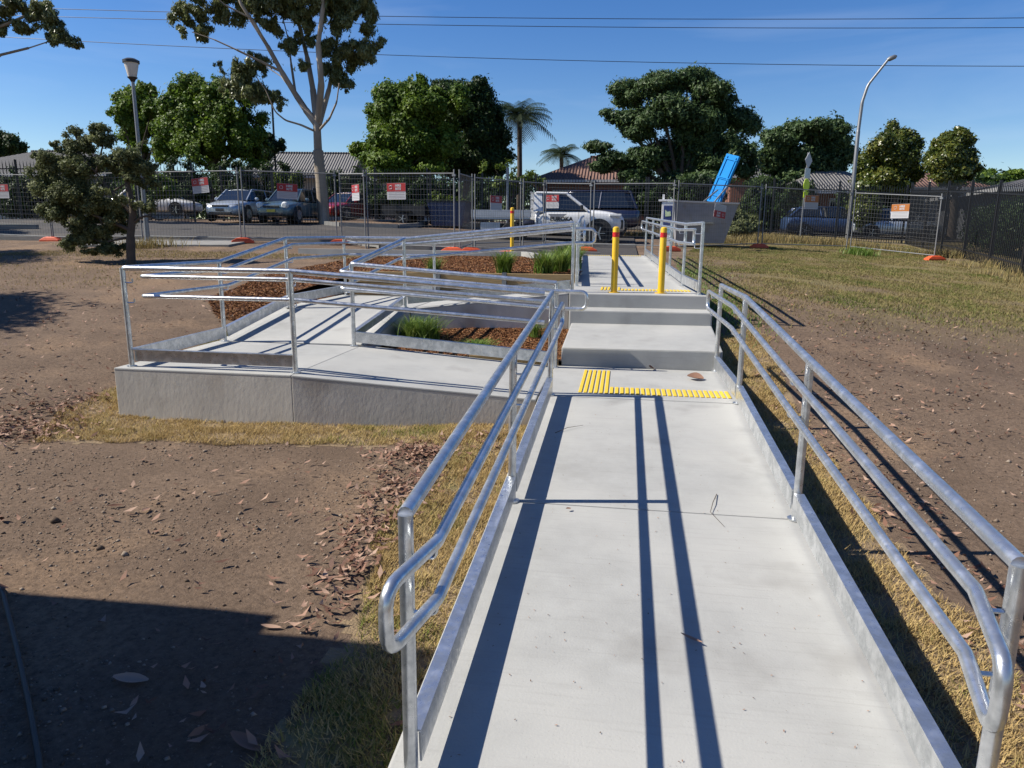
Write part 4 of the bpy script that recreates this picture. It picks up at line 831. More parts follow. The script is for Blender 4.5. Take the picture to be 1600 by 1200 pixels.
for u, items, lb in ((1548, [(1540, 275, 14, 9), (1550, 283, 14, 9)], 'small distant tree at the right, nearest the glossy tree'), (1568, [(1565, 280, 12, 7), (1572, 286, 14, 7)], 'small distant tree at the right, middle one'), (1592, [(1588, 276, 14, 9), (1600, 280, 14, 10)], 'small distant tree at the right picture edge')):
    b = tbase(u, Y10); tree('distant_tree', lb, b, pxblobs(Y10, b, items), 1500, .55, 'camphor', .2, group='distant trees on the right')
Y11 = 40.; b11 = tbase(10, Y11)
tree('leafy_tree', 'dark tree at the far left edge', b11, pxblobs(Y11, b11, [(0, 222, 26, 20), (22, 228, 20, 16), (-30, 215, 40, 30), (5, 245, 40, 18)]), 6000, .32, 'dark', .25)
Y12 = 29.5; b12 = tbase(795, Y12)
tree('garden_bush', 'loose lime green bush below the tall palm', b12, pxblobs(Y12, b12, [(775, 270, 22, 18), (800, 265, 20, 14), (825, 275, 22, 12), (790, 290, 36, 16), (840, 285, 14, 8)]), 5000, .22, 'lime', .08, gap=.25, cat='bush')
for u, v, ru, rv, Yb, lb, l in ((700, 318, 30, 16, 30, 'lime green hedge seen through the square-on panel', 'lime'), (450, 285, 26, 22, 30, 'light green bush behind the teal sedan', 'lime'), (235, 290, 40, 22, 25.6, 'green bush behind the white parked car', 'camphor'), (1155, 345, 34, 20, 25.5, 'grey green bush right of the grey bin', 'shrub'), (755, 305, 26, 22, 29, 'dark bush behind the edge-on panel', 'dark'), (1190, 320, 30, 26, 29, 'dark bush behind the fence right of the blue lid', 'dark'), (600, 310, 50, 26, 30, 'dark shaded hedge behind the square-on panel', 'dark'), (1350, 320, 24, 26, 30, 'green bush behind the black fence near the street light', 'magnolia')):
    b = tbase(u, Yb); tree('garden_bush', lb, b, pxblobs(Yb, b, [(u-ru*.4, v, ru*.6, rv), (u+ru*.4, v+rv*.2, ru*.6, rv*.85), (u, v+rv*.6, ru*.8, rv*.8)]), 3800, .20, l, .06, gap=.15, cat='bush', group='bushes behind the fences')
# scraggly shrub front left
sp = (-10.4, 8.6, zt1(-10.4, 8.6)); Ys = 8.6
tree('garden_shrub', 'scraggly grey green shrub on the left with a bare leaning stem', sp, pxblobs(Ys, sp, [(120, 225, 30, 22), (160, 215, 26, 20), (85, 255, 32, 26), (130, 265, 44, 34), (180, 255, 34, 30), (100, 300, 40, 34), (150, 320, 44, 36), (120, 345, 36, 28), (165, 365, 30, 26), (135, 375, 26, 18), (200, 250, 28, 24), (150, 205, 12, 14), (85, 225, 10, 8), (230, 265, 20, 18), (70, 280, 24, 26), (90, 330, 34, 30), (115, 375, 30, 18), (185, 300, 34, 34), (185, 340, 26, 30), (225, 235, 18, 20), (60, 245, 14, 12), (215, 300, 20, 28), (232, 325, 16, 18), (178, 388, 24, 13), (240, 285, 14, 12), (145, 392, 22, 10)], .9), 19000, .10, 'shrub',
     limbs=[(pxpts(Ys, sp, [(205, 412), (204, 370), (208, 330), (200, 290), (185, 250)]), .10, .04), (pxpts(Ys, sp, [(207, 335), (175, 300), (150, 270), (120, 235)]), .05, .012), (pxpts(Ys, sp, [(205, 360), (170, 345), (130, 330), (100, 300)]), .045, .012), (pxpts(Ys, sp, [(206, 350), (225, 335), (250, 345), (262, 340)]), .03, .008), (pxpts(Ys, sp, [(200, 290), (215, 255), (225, 215), (232, 190)]), .03, .006),
       (pxpts(Ys, sp, [(205, 370), (180, 375), (160, 380), (140, 370)]), .03, .008), (pxpts(Ys, sp, [(150, 270), (160, 230), (165, 195)]), .02, .005), (pxpts(Ys, sp, [(175, 300), (200, 285), (235, 275), (250, 262)]), .02, .006), (pxpts(Ys, sp, [(150, 330), (160, 350), (168, 375), (160, 395)]), .015, .005)], gap=.22, gs=2.0, shell=.1, aspect=2.0, cat='shrub', sub=18, dens=6, fr=(.24, .48), core=0)
# ------------------------------------------------------------------ houses
def house(label, cx, cy, wx, wy, hw, hr, roof, wall, rz_=0, hip=True, wins=3, eave=.5):
    z = zt1(cx, cy)-.1; e = empty('house', (cx, cy, z), rz_, label, 'house', 'suburban houses beyond the fence')
    MB().box((0, 0, hw/2), (wx, wy, hw)).build('wall', M[wall], e)
    X, Yy = wx/2+eave, wy/2+eave; rg = (wx-wy)/2 if hip else X
    rg = max(rg, .3); m = MB(); m.quadmesh([(-X, -Yy, hw), (X, -Yy, hw), (X, Yy, hw), (-X, Yy, hw), (-rg, 0, hw+hr), (rg, 0, hw+hr)], [(0, 1, 5, 4), (2, 3, 4, 5), (1, 2, 5), (3, 0, 4), (3, 2, 1, 0)])
    r = m.build('roof', M[roof], e)
    MB().tube([(-rg, 0, hw+hr+.02), (rg, 0, hw+hr+.02)], .09, 6).build('ridge', M[roof], r)
    f = MB()
    for a, c in (((-X, -Yy), (X, -Yy)), ((X, -Yy), (X, Yy)), ((-X, -Yy), (-X, Yy))): f.bar((*a, hw-.08), (*c, hw-.08), .05, .16)
    f.build('gutter', M['fascia'], e)
    for i in range(wins):
        x = -wx/2+wx*(i+.5)/wins; wn = MB().box((x, -wy/2-.02, hw*.58), (1.5, .06, 1.1)).build('window', M['fascia'], e)
        MB().box((x, -wy/2-.055, hw*.58), (1.36, .03, .96)).build('pane', M['glass'], wn)
    return e
p = aty(475, 280, 46); house('pale house with a grey gable roof behind the gum trunk', p[0], 47, 7.0, 6, 3.1, 1.9, 'tile_grey', 'render', .15, False, 2)
p = aty(575, 265, 56); house('low dark house roof left of the big bright tree', p[0], 57, 9, 8, 3.4, 1.6, 'tile_dark', 'render', 0, True, 3)
p = aty(925, 290, 40); house('brick house with a brown tiled hip roof behind the ute', p[0], 43, 6.8, 6.6, 2.7, 1.7, 'tile_brown', 'brick', 0, True, 2)
p = aty(1300, 320, 40); house('house with a grey brown tiled roof behind the street light', p[0], 42, 6.5, 6.0, 2.3, 1.6, 'tile_grey', 'brick', .1, True, 3)
p = aty(1450, 320, 40); house('house with a tiled roof between the two glossy trees', p[0], 46, 8, 7, 2.7, 1.5, 'tile_brown', 'render', 0, True, 3)
p = aty(1600, 320, 30); house('grey roofed building behind the right fence', p[0]+2.2, 31, 8, 9, 2.3, 1.0, 'tile_dark', 'dark_render', -.1, True, 2)
p = aty(60, 280, 34); house('dark roofed house behind the scraggly shrub', p[0], 36, 12, 8, 2.6, 1.7, 'tile_dark', 'render', 0, True, 4)
p = aty(1210, 300, 60); house('far house roof between the dark trees', p[0], 61, 8, 7, 4.2, 2.3, 'tile_dark', 'brick', 0, True, 2)
# ------------------------------------------------------------------ vehicles
def loft(stations, ring, smooth=True):
    m = MB(); R = [ring(s) for s in stations]; n = len(R[0]); vs = [p for r in R for p in r]; fs = []
    for i in range(len(R)-1):
        for k in range(n): fs.append((i*n+k, i*n+(k+1) % n, (i+1)*n+(k+1) % n, (i+1)*n+k))
    fs.append(tuple(range(n))[::-1]); fs.append(tuple((len(R)-1)*n+k for k in range(n))); return m.quadmesh(vs, fs)
def body_ring(s):
    x, zb, zt_, w_ = s; h = zt_-zb; half = [(0, zb), (.78*w_, zb), (.95*w_, zb+.10*h), (w_, zb+.38*h), (.985*w_, zb+.66*h), (.95*w_, zb+.86*h), (.86*w_, zb+.97*h), (.5*w_, zt_+.02), (0, zt_+.03)]
    return [(x, y, z) for y, z in half]+[(x, -y, z) for y, z in half[-2:0:-1]]
def wheel(e, x, y, r, wd=.20):
    sg = 1 if y > 0 else -1
    t = MB().lathe((x, y, r), [(r*.62, -wd/2), (r*.93, -wd/2), (r, -wd*.35), (r, wd*.35), (r*.93, wd/2), (r*.62, wd/2)], 24, 'Y').build('wheel', M['tyre'], e, True)
    rm = MB().lathe((x, y+sg*wd*.36, r), [(r*.64, -.02), (r*.62, .02*sg+.02), (r*.2, .03)], 20, 'Y')
    for k in range(5): a = 2*math.pi*k/5; rm.bar((x, y+sg*wd*.50, r), (x+math.cos(a)*r*.6, y+sg*wd*.5, r+math.sin(a)*r*.6), .05, .02)
    rm.build('rim', M['rim'], t)
def car(name, label, loc, rz_, stations, L, W, green, p, roof_h, grille='slim', rw=.32, wx=(-1.3, 1.35), cat='car', plate=True, group='vehicles in the car park'):
    """forward +x. green = (x rear base, x rear roof, x front roof, x front base, z base front, z base rear)"""
    e = empty(name, loc, rz_, label, cat, group); w2 = W/2
    b = loft(stations, body_ring).build('body', M[p], e, True)
    md = b.modifiers.new('smooth', 'SUBSURF'); md.levels = md.render_levels = 1
    xr, xrr, xfr, xf, zf, zr = green; wb, wr = w2*.90, w2*.70
    rf = roof_h
    def side(t, sg):  # belt and roof points
        return None
    g = MB(); bt = [(xr, zr), (xrr, zr+.02), (xfr, zf+.03), (xf, zf)]; tp = [(xrr-.02, rf-.06), (xrr+.25, rf-.02), (xfr-.1, rf-.02), (xfr+.06, rf-.07)]
    vs = []
    for sg in (1, -1):
        vs += [(x, sg*wb*(1 if 0 < i < 3 else .86), z) for i, (x, z) in enumerate(bt)]+[(x, sg*wr*(1 if 0 < i < 3 else .93), z) for i, (x, z) in enumerate(tp)]
    fs = [(0, 1, 5, 4), (1, 2, 6, 5), (2, 3, 7, 6), (8, 12, 13, 9), (9, 13, 14, 10), (10, 14, 15, 11), (3, 11, 15, 7), (0, 4, 12, 8), (4, 5, 13, 12), (5, 6, 14, 13), (6, 7, 15, 14), (0, 8, 9, 1), (1, 9, 10, 2), (2, 10, 11, 3)]
    g.quadmesh(vs, fs).build('windows', M['glass'], e)
    # roof skin and pillars
    rm = MB(); nx, ny = 8, 7; rv = []
    for i in range(nx):
        t = i/(nx-1); x = xrr-.06+(xfr+.10-xrr+.06)*t; zc = rf-.075*(2*t-1)**2*1.0
        for j in range(ny): s = 2*j/(ny-1)-1; rv.append((x, s*wr*1.05, zc-.06*s*s+.012))
    rm.quadmesh(rv, [(i*ny+j, i*ny+j+1, (i+1)*ny+j+1, (i+1)*ny+j) for i in range(nx-1) for j in range(ny-1)])
    ro = rm.build('roof', M[p], e, True); sm = ro.modifiers.new('thick', 'SOLIDIFY'); sm.thickness = .03
    for sg in (1, -1):
        pl = MB(); pl.tube([(xf, sg*wb*.88, zf), (xfr+.06, sg*wr*.96, rf-.07)], .034, 6); pl.tube([(xr, sg*wb*.88, zr), (xrr-.02, sg*wr*.96, rf-.06)], .05, 6)
        pl.tube([((xrr+xfr)/2, sg*wb, (zf+zr)/2), ((xrr+xfr)/2-.08, sg*wr, rf-.05)], .03, 6); pl.tube([(xfr+.06, sg*wr*.97, rf-.07), (xfr-.1, sg*wr*1.02, rf-.05), (xrr+.25, sg*wr*1.02, rf-.05), (xrr-.02, sg*wr*.97, rf-.06)], .03, 6)
        pl.build('pillars', M[p], e, True)
        MB().lathe((xfr+.32, sg*(w2+.06), zf+.06), [(.02, -.06), (.085, -.05), (.085, .04), (.03, .06)], 10, 'X').build('mirror', M[p], e, True)
        MB().box(((xrr+xfr)/2-.25, sg*(w2*.985), zf-.12), (.16, .02, .025)).build('door_handle', M['trim'], e)
        for x in wx:
            MB().lathe((x, sg*(w2-.02), rw+.02), [(rw+.055, -.02), (rw+.05, .022*sg+.0)], 24, 'Y').build('wheel_arch', M['trim'], e)
            wheel(e, x, sg*(w2-.085), rw)
    xn = stations[-1][0]; zn = stations[-1][2]
    return e, xn, zn
def front_face(e, xn, W, kind, L):
    w2 = W/2
    for sg in (1, -1):
        if kind == 'slim': h = MB().quadmesh([(xn-.06, sg*w2*.42, .66), (xn-.34, sg*w2*.90, .74), (xn-.40, sg*w2*.92, .64), (xn-.05, sg*w2*.42, .60), (xn-.20, sg*w2*.42, .68), (xn-.5, sg*w2*.85, .74), (xn-.5, sg*w2*.85, .62), (xn-.2, sg*w2*.42, .6)], [(0, 1, 2, 3), (4, 5, 6, 7), (0, 1, 5, 4), (3, 2, 6, 7)])
        else: h = MB().lathe((xn-.16, sg*w2*.66, .68), [(.03, -.1), (.145, -.06), (.15, .05), (.09, .12)], 14, 'X')
        h.build('headlight', M['lamp_lens'], e, True)
    MB().box((xn-.03, 0, .62), (.06, W*.42, .085)).build('grille', M['trim'], e, bevel=.02)
    MB().box((xn-.03, 0, .32), (.10, W*.56, .10)).build('lower_intake', M['trim'], e, bevel=.02)
    MB().box((xn+.01, 0, .46), (.02, .37, .11)).build('number_plate', M['plate'] if kind != 'slim' else M['trim'], e)
hatch = [(-2.15, .42, .78, .62), (-2.10, .30, .95, .80), (-1.7, .22, 1.0, .89), (-.8, .20, .97, .90), (.3, .20, .93, .90), (1.0, .20, .90, .89), (1.6, .22, .80, .85), (1.98, .24, .70, .76), (2.13, .28, .60, .62)]
kx = aty(347, 346, 22.9); kz = zt1(kx[0], 24.8)+.03
e, xn, zn = car('hatchback_car', 'silver hatchback parked nose out, left of the sedan', (kx[0], 24.9, kz), -math.pi/2, hatch, 4.3, 1.8, (-2.0, -1.5, .35, 1.12, .90, .98), 'p_silver', 1.45)
front_face(e, xn, 1.8, 'slim', 4.3)
sedan = [(-2.2, .40, .80, .66), (-2.12, .28, .93, .80), (-1.6, .22, .96, .86), (-.8, .20, .94, .86), (.3, .20, .92, .86), (1.0, .20, .90, .86), (1.6, .22, .80, .82), (2.0, .24, .70, .73), (2.16, .28, .60, .60)]
cx = aty(424, 352, 22.4); cz = zt1(cx[0], 24.4)+.03
e, xn, zn = car('sedan_car', 'teal grey sedan parked nose out beside the gum tree', (cx[0]+.15, 24.3, cz), -math.pi/2, sedan, 4.4, 1.7, (-1.75, -1.15, .30, 1.05, .90, .93), 'p_teal', 1.47)
front_face(e, xn, 1.7, 'round', 4.4)
rx = aty(530, 320, 28.6); e, xn, zn = car('small_car', 'red car glimpsed behind the gum trunk', (rx[0]+.2, 29.6, zt1(rx[0], 29.6)), -1.9, hatch, 4.2, 1.75, (-2.0, -1.5, .35, 1.12, .90, .98), 'p_red', 1.45)
wx_ = aty(240, 300, 28.5); e, xn, zn = car('white_car', 'white car behind the black fence left of the hatchback', (wx_[0], 28.8, zt1(wx_[0], 28.8)+.15), .1, sedan, 4.4, 1.75, (-1.75, -1.15, .30, 1.05, .90, .93), 'p_white', 1.45)
suv = [(-2.3, .50, .95, .74), (-2.22, .36, 1.05, .88), (-1.7, .28, 1.08, .93), (-.6, .26, 1.06, .94), (.5, .26, 1.05, .94), (1.2, .26, 1.03, .93), (1.8, .28, .97, .89), (2.2, .30, .88, .80), (2.34, .36, .75, .68)]
sx_ = aty(945, 330, 23.3); e, xn, zn = car('dark_suv', 'dark navy wagon parked behind the ute bonnet', (sx_[0]-.9, 23.2, zt1(sx_[0], 23.6)), math.pi, suv, 4.7, 1.88, (-2.15, -1.85, .45, 1.2, 1.04, 1.07), 'p_navy', 1.78, rw=.37, wx=(-1.4, 1.4))
bx_ = aty(1300, 330, 30.2); e, xn, zn = car('blue_car', 'blue car behind the black fence below the crossing sign', (bx_[0], 30.6, zt1(bx_[0], 30.6)-.1), .05, hatch, 4.2, 1.75, (-2.0, -1.5, .35, 1.12, .90, .98), 'p_blue', 1.45)
bx_ = aty(1390, 330, 30.2); e, xn, zn = car('pale_car', 'silver car behind the black fence near its corner', (bx_[0]+.4, 30.6, zt1(bx_[0], 30.6)-.1), .05, sedan, 4.2, 1.75, (-1.75, -1.15, .30, 1.05, .90, .93), 'p_silver', 1.45)
# ute
up_ = aty(925, 372, 18.95); uz = 1.16
U = empty('ute', (up_[0]-1.62+.12, 19.9, uz), 0, 'white single-cab ute with black door lettering behind the fence', 'ute', 'vehicles in the car park')
ust = [(-.55, .45, 1.10, .86), (-.50, .40, 1.16, .88), (.0, .38, 1.16, .89), (.8, .38, 1.15, .89), (1.25, .40, 1.16, .89), (1.7, .45, 1.15, .88), (2.2, .45, 1.08, .85), (2.5, .42, .98, .78), (2.62, .48, .82, .62)]
ub = loft(ust, body_ring).build('body', M['p_white'], U, True); md = ub.modifiers.new('smooth', 'SUBSURF'); md.levels = md.render_levels = 1
g = MB(); wb, wr = .82, .66
bt = [(-.50, 1.15), (.35, 1.15), (1.30, 1.15)]; tp = [(-.45, 1.76), (.35, 1.78), (.52, 1.74)]
vs = [];
for sg in (1, -1): vs += [(x, sg*wb, z) for x, z in bt]+[(x, sg*wr, z) for x, z in tp]
g.quadmesh(vs, [(0, 1, 4, 3), (1, 2, 5, 4), (6, 9, 10, 7), (7, 10, 11, 8), (2, 8, 11, 5), (0, 3, 9, 6), (3, 4, 10, 9), (4, 5, 11, 10), (0, 6, 7, 1), (1, 7, 8, 2)]).build('windows', M['glass'], U)
rm = MB()
rv = [(x, s*.70, z-.05*s*s+.015) for x, z in ((-.56, 1.74), (-.2, 1.79), (.25, 1.79), (.58, 1.73)) for s in (-1, -.5, 0, .5, 1)]
rm.quadmesh(rv, [(i*5+j, i*5+j+1, (i+1)*5+j+1, (i+1)*5+j) for i in range(3) for j in range(4)]); ro = rm.build('roof', M['p_white'], U, True); sm = ro.modifiers.new('thick', 'SOLIDIFY'); sm.thickness = .05
for sg in (1, -1):
    pl = MB(); pl.tube([(1.32, sg*.80, 1.13), (.55, sg*.69, 1.72)], .05, 8); pl.tube([(.6, sg*.70, 1.72), (-.5, sg*.70, 1.74)], .045, 8); pl.build('pillars', M['p_white'], U, True)
    MB().quadmesh([(-.57, sg*.86, 1.1), (-.24, sg*.845, 1.1), (-.30, sg*.70, 1.76), (-.57, sg*.70, 1.76), (-.57, sg*.80, 1.1), (-.24, sg*.80, 1.1), (-.30, sg*.64, 1.76), (-.57, sg*.64, 1.76)], [(0, 1, 2, 3), (4, 5, 6, 7), (0, 1, 5, 4), (1, 2, 6, 5), (2, 3, 7, 6), (3, 0, 4, 7)]).build('rear_pillar', M['p_white'], U)
    for x in (1.72, -1.35):
        MB().lathe((x, sg*.875, .40), [(.47, -.02), (.47, .025*sg)], 28, 'Y').build('wheel_arch', M['trim'], U) if x > 0 else None
        wheel(U, x, sg*.80, .37, .24)
    MB().box((1.12, sg*1.0, 1.22), (.10, .18, .20)).build('mirror', M['trim'], U, bevel=.03)
    MB().box((-.28, sg*.892, 1.03), (.18, .03, .03)).build('door_handle', M['trim'], U)
    for x in (-.42, 1.02): MB().box((x, sg*.885, .82), (.012, .012, .62)).build('door_gap', M['trim'], U)
    MB().box((2.28, sg*.80, .98), (.42, .12, .10)).build('headlight', M['lamp_lens'], U, bevel=.03)
    MB().box((2.5, sg*.70, .68), (.10, .10, .30)).build('fog_light', M['trim'], U, bevel=.02)
MB().box((-.56, 0, 1.45), (.02, 1.2, .45)).build('rear_window', M['glass'], U)
MB().box((2.6, 0, .72), (.08, 1.0, .30)).build('grille', M['trim'], U, bevel=.02)
tr = MB().box((-1.72, 0, .86), (2.1, 1.84, .06)); tray = tr.build('tray', M['alu'], U)
for sg in (1, -1): MB().box((-1.72, sg*.92, 1.02), (2.1, .03, .26)).build('dropside', M['alu'], tray)
MB().box((-2.77, 0, 1.02), (.03, 1.84, .26)).build('tailgate', M['alu'], tray)
hb = MB()
for yy in np.linspace(-.88, .88, 9): hb.bar((-.66, yy, .9), (-.66, yy, 1.75), .025, .025)
for zz in (1.2, 1.5, 1.75): hb.bar((-.66, -.9, zz), (-.66, .9, zz), .04, .04)
hb.build('headboard', M['p_white'], tray)
MB().box((-1.72, 0, .62), (3.0, .7, .14)).build('chassis', M['trim'], U)
MB().box((-2.1, -.85, .55), (.7, .06, .34)).build('toolbox', M['alu'], U)
inst('lettering', text_mesh('EUROKA\nPROJECTS', .20, 'lettering', M['trim'], .008), U, (.42, -.912, .74), rot=(math.pi/2, 0, 0))
MB().quadmesh([(-.05, -.904, 1.02), (.62, -.904, 1.02), (.40, -.906, .86), (.10, -.906, .86), (-.05, -.900, 1.02), (.62, -.900, 1.02), (.40, -.902, .86), (.10, -.902, .86)], [(0, 1, 2, 3), (7, 6, 5, 4), (0, 4, 5, 1), (2, 6, 7, 3)]).build('door_emblem', M['ink'], U)
# blue skip and trailer seen through the fence
q = aty(700, 322, 25.0); s_ = empty('waste_skip', (q[0], 25.4, zt1(q[0], 25.4)+.05), 0, 'blue ribbed waste skip seen through the fence', 'skip')
MB().quadmesh([(-.7, -.6, 0), (.7, -.6, 0), (.7, .6, 0), (-.7, .6, 0), (-.85, -.7, 1.0), (.85, -.7, 1.0), (.85, .7, 1.0), (-.85, .7, 1.0)], [(3, 2, 1, 0), (4, 5, 6, 7), (0, 1, 5, 4), (1, 2, 6, 5), (2, 3, 7, 6), (3, 0, 4, 7)]).build('tub', M['p_blue'], s_)
for k in range(6): MB().bar((-.65+.26*k, -.62, .04), (-.78+.31*k, -.73, .96), .05, .04).build('rib', M['p_blue'], s_)
MB().box((0, 0, 1.03), (1.8, 1.5, .06)).build('rim', M['trim'], s_)
q = aty(632, 332, 24.4); t_ = empty('box_trailer', (q[0], 24.8, zt1(q[0], 24.8)), 0, 'dark box trailer parked behind the square-on panel', 'trailer')
MB().box((0, 0, .62), (1.9, 1.2, .42)).build('tub', M['trim'], t_, bevel=.01); MB().bar((.9, 0, .45), (1.7, 0, .45), .06, .06).build('drawbar', M['trim'], t_)
for sg in (1, -1): wheel(t_, 0, sg*.68, .28, .16); MB().box((0, sg*.68, .60), (.75, .2, .02)).build('mudguard', M['trim'], t_)
# ------------------------------------------------------------------ grey bin with blue lid, totem sign
q = aty(1098, 372, 18.6); B = empty('bulk_bin', (q[0], 18.9, zt1(q[0], 18.9)), 0, 'large grey steel bin with its blue lid propped open', 'bin'); B.scale = (.92, .92, .92)
MB().quadmesh([(-.95, -.55, .12), (.72, -.55, .12), (.72, .55, .12), (-.95, .55, .12), (-1.12, -.75, 1.58), (1.12, -.75, 1.50), (1.12, .75, 1.50), (-1.12, .75, 1.58)], [(3, 2, 1, 0), (0, 1, 5, 4), (1, 2, 6, 5), (2, 3, 7, 6), (3, 0, 4, 7), (4, 5, 6, 7)]).build('tub', M['binsteel'], B)
f = MB(); f.bar((-1.14, -.76, 1.59), (1.14, -.76, 1.51), .06, .06); f.bar((-1.14, .76, 1.59), (1.14, .76, 1.51), .06, .06); f.bar((1.13, -.76, 1.51), (1.13, .76, 1.51), .06, .06); f.bar((-1.13, -.76, 1.59), (-1.13, .76, 1.59), .06, .06); f.build('rim', M['binsteel'], B)
MB().bar((-.75, -.72, .86), (.30, -.70, .84), .16, .06).build('lift_pocket', M['galv_dull'], B)
tl = Matrix.Rotation(math.radians(20), 3, 'Y') @ Matrix.Rotation(math.radians(-38), 3, 'Z')
cz_ = Vector((.62, -.1, 2.38)); lid = MB().box(cz_, (.54, .12, 1.76), 0, 0, tl).build('lid', M['lid'], B, bevel=.02)
for k in (-.62, 0.0, .05, .70): MB().box(cz_+tl @ Vector((0, -.075, k)), (.52, .025, .03), 0, 0, tl).build('rib', M['lid'], lid)
for k in (-.18, .18): MB().box(cz_+tl @ Vector((k, -.078, 0)), (.03, .02, 1.6), 0, 0, tl).build('rib', M['lid'], lid)
for a, c in (((-.15, -.7, 1.52), (.42, -.3, 2.0)), ((.25, -.72, 1.52), (.72, -.45, 2.1))): MB().bar(a, c, .04, .04).build('lid_stay', M['galv_dull'], lid)
q = aty(1042, 372, 17.6); T = empty('totem_sign', (q[0], 17.8, zt1(q[0], 17.8)-.05), -.05, 'white totem sign with a navy panel beside the grey bin', 'sign')
MB().box((0, 0, .75), (.40, .16, 1.5)).build('pillar', M['white'], T, bevel=.01); MB().box((-.05, 0, 1.55), (.52, .2, .06)).build('cap', M['white'], T); MB().box((-.16, 0, 1.66), (.07, .07, .16)).build('knob', M['white'], T)
MB().box((0, -.083, 1.08), (.27, .012, .62)).build('navy_panel', M['navy'], T); MB().box((0, -.083, .62), (.27, .012, .22)).build('blue_panel', M['paleblue'], T)
MB().prism([(-.08, -.08), (.10, -.06), (.08, .09), (-.02, .07), (-.09, .14)], 0, .006).build('map_emblem', M['palegreen'], T, loc=(0, -.090, 1.12)).rotation_euler = (math.pi/2, 0, 0)
# ------------------------------------------------------------------ poles, signs, wires
lp = (-13.1, 12.9); lz = zt1(*lp); LPo = empty('street_lamp', (*lp, lz), 0, 'grey post-top street lamp on the left', 'street lamp')
MB().tube([(0, 0, 0), (0, 0, 1.0), (0, 0, 4.45)], [.075, .06, .045], 12).build('pole', M['galv_dull'], LPo, True)
MB().lathe((0, 0, 4.4), [(.05, 0), (.08, .06), (.14, .12)], 14).build('collar', M['trim'], LPo, True)
MB().lathe((0, 0, 4.52), [(.11, 0), (.19, .36), (.19, .37)], 16).build('lantern', mat('lantern_glass', (.55, .50, .44), rough=.4), LPo, True)
MB().lathe((0, 0, 4.89), [(.22, 0), (.22, .07), (.12, .12)], 16).build('cap', M['trim'], LPo, True)
q = aty(121, 210, 18.0); LPo = empty('street_lamp', (q[0], 18.0, zt1(q[0], 18.0)), 0, 'dark lamp top poking out above the shrub', 'street lamp'); H = q[2]-zt1(q[0], 18.)-.2
MB().tube([(0, 0, 0), (0, 0, H)], [.06, .045], 10).build('pole', M['galv_dull'], LPo, True); MB().lathe((0, 0, H), [(.06, 0), (.15, .3), (.15, .31)], 14).build('lantern', M['trim'], LPo, True); MB().lathe((0, 0, H+.31), [(.18, 0), (.18, .07)], 14).build('cap', M['trim'], LPo, True)
Yp = 28.5; pb = aty(1322, 388, Yp); pz = zt1(pb[0], Yp); SL = empty('street_light', (pb[0], Yp, pz), 0, 'tall bent-arm street light on the right', 'street light')
bq = Vector((pb[0], Yp, pz)); pts = [Vector(aty(u, v, Yp)) - bq for u, v in ((1332, 300), (1341, 205), (1347, 160), (1356, 133), (1388, 93))]
MB().tube(fillet([(0, 0, 0)]+pts, .9, 5), [.085-.05*i/30 for i in range(len(fillet([(0, 0, 0)]+pts, .9, 5)))], 10).build('pole', M['galv_dull'], SL, True)
hd = pts[-1]; dv = Vector((.92, 0, .38)); MB().tube([hd-dv*.05, hd+dv*.05, hd+dv*.28, hd+dv*.36], [.05, .10, .09, .03], 10).build('lamp_head', M['galv_dull'], SL, True)
q = aty(430, 250, 40.); zq = zt1(q[0], 40.); o = MB().tube([(q[0], 40, zq), (q[0], 40, aty(428, 160, 40.)[2])], .07, 8).build('thin_pole', M['black'], None, True); tag(o, 'thin dark pole left of the gum trunk', 'pole')
q = aty(793, 300, 24.); zq = zt1(q[0], 24.); o = MB().tube([(q[0], 24, zq), (q[0], 24, aty(793, 262, 24.)[2])], .06, 8).build('steel_pole', M['galv_dull'], None, True); tag(o, 'short grey steel pole above the lone yellow bollard', 'pole')
Yc = 26.2; cb = aty(1252, 350, Yc); zc = zt1(cb[0], Yc); CS = empty('crossing_sign', (cb[0], Yc, zc), .9, 'diamond road sign seen from behind with a yellow disc below', 'road sign'); cbv = Vector((cb[0], Yc, zc))
zt_ = aty(1260, 238, Yc)[2]-zc; MB().tube([(0, 0, 0), (0.05, 0, zt_)], .03, 8).build('pole', M['galv_dull'], CS, True)
def plate(poly, z, name, m_): o = MB().prism(poly, 0, .012).build(name, m_, CS, loc=(.04, -.05, z)); o.rotation_euler = (math.pi/2, 0, 0)
plate([(-.33, 0), (0, -.34), (.33, 0), (0, .34)], zt_-.33, 'diamond_plate', M['sign_white']); plate([(-.24, -.2), (.24, -.2), (.24, .2), (-.24, .2)], zt_-.84, 'supplementary_plate', M['alu'])
M['fluoro'] = mat('fluoro_yellow', (.62, .78, .03), rough=.5)
plate([(.27*math.cos(a*math.pi/10), .27*math.sin(a*math.pi/10)) for a in range(20)], zt_-1.32, 'school_disc', M['fluoro']); plate([(-.2, -.12), (.2, -.12), (.2, .12), (-.2, .12)], zt_-1.72, 'lower_plate', M['fluoro'])
Yw = 48.
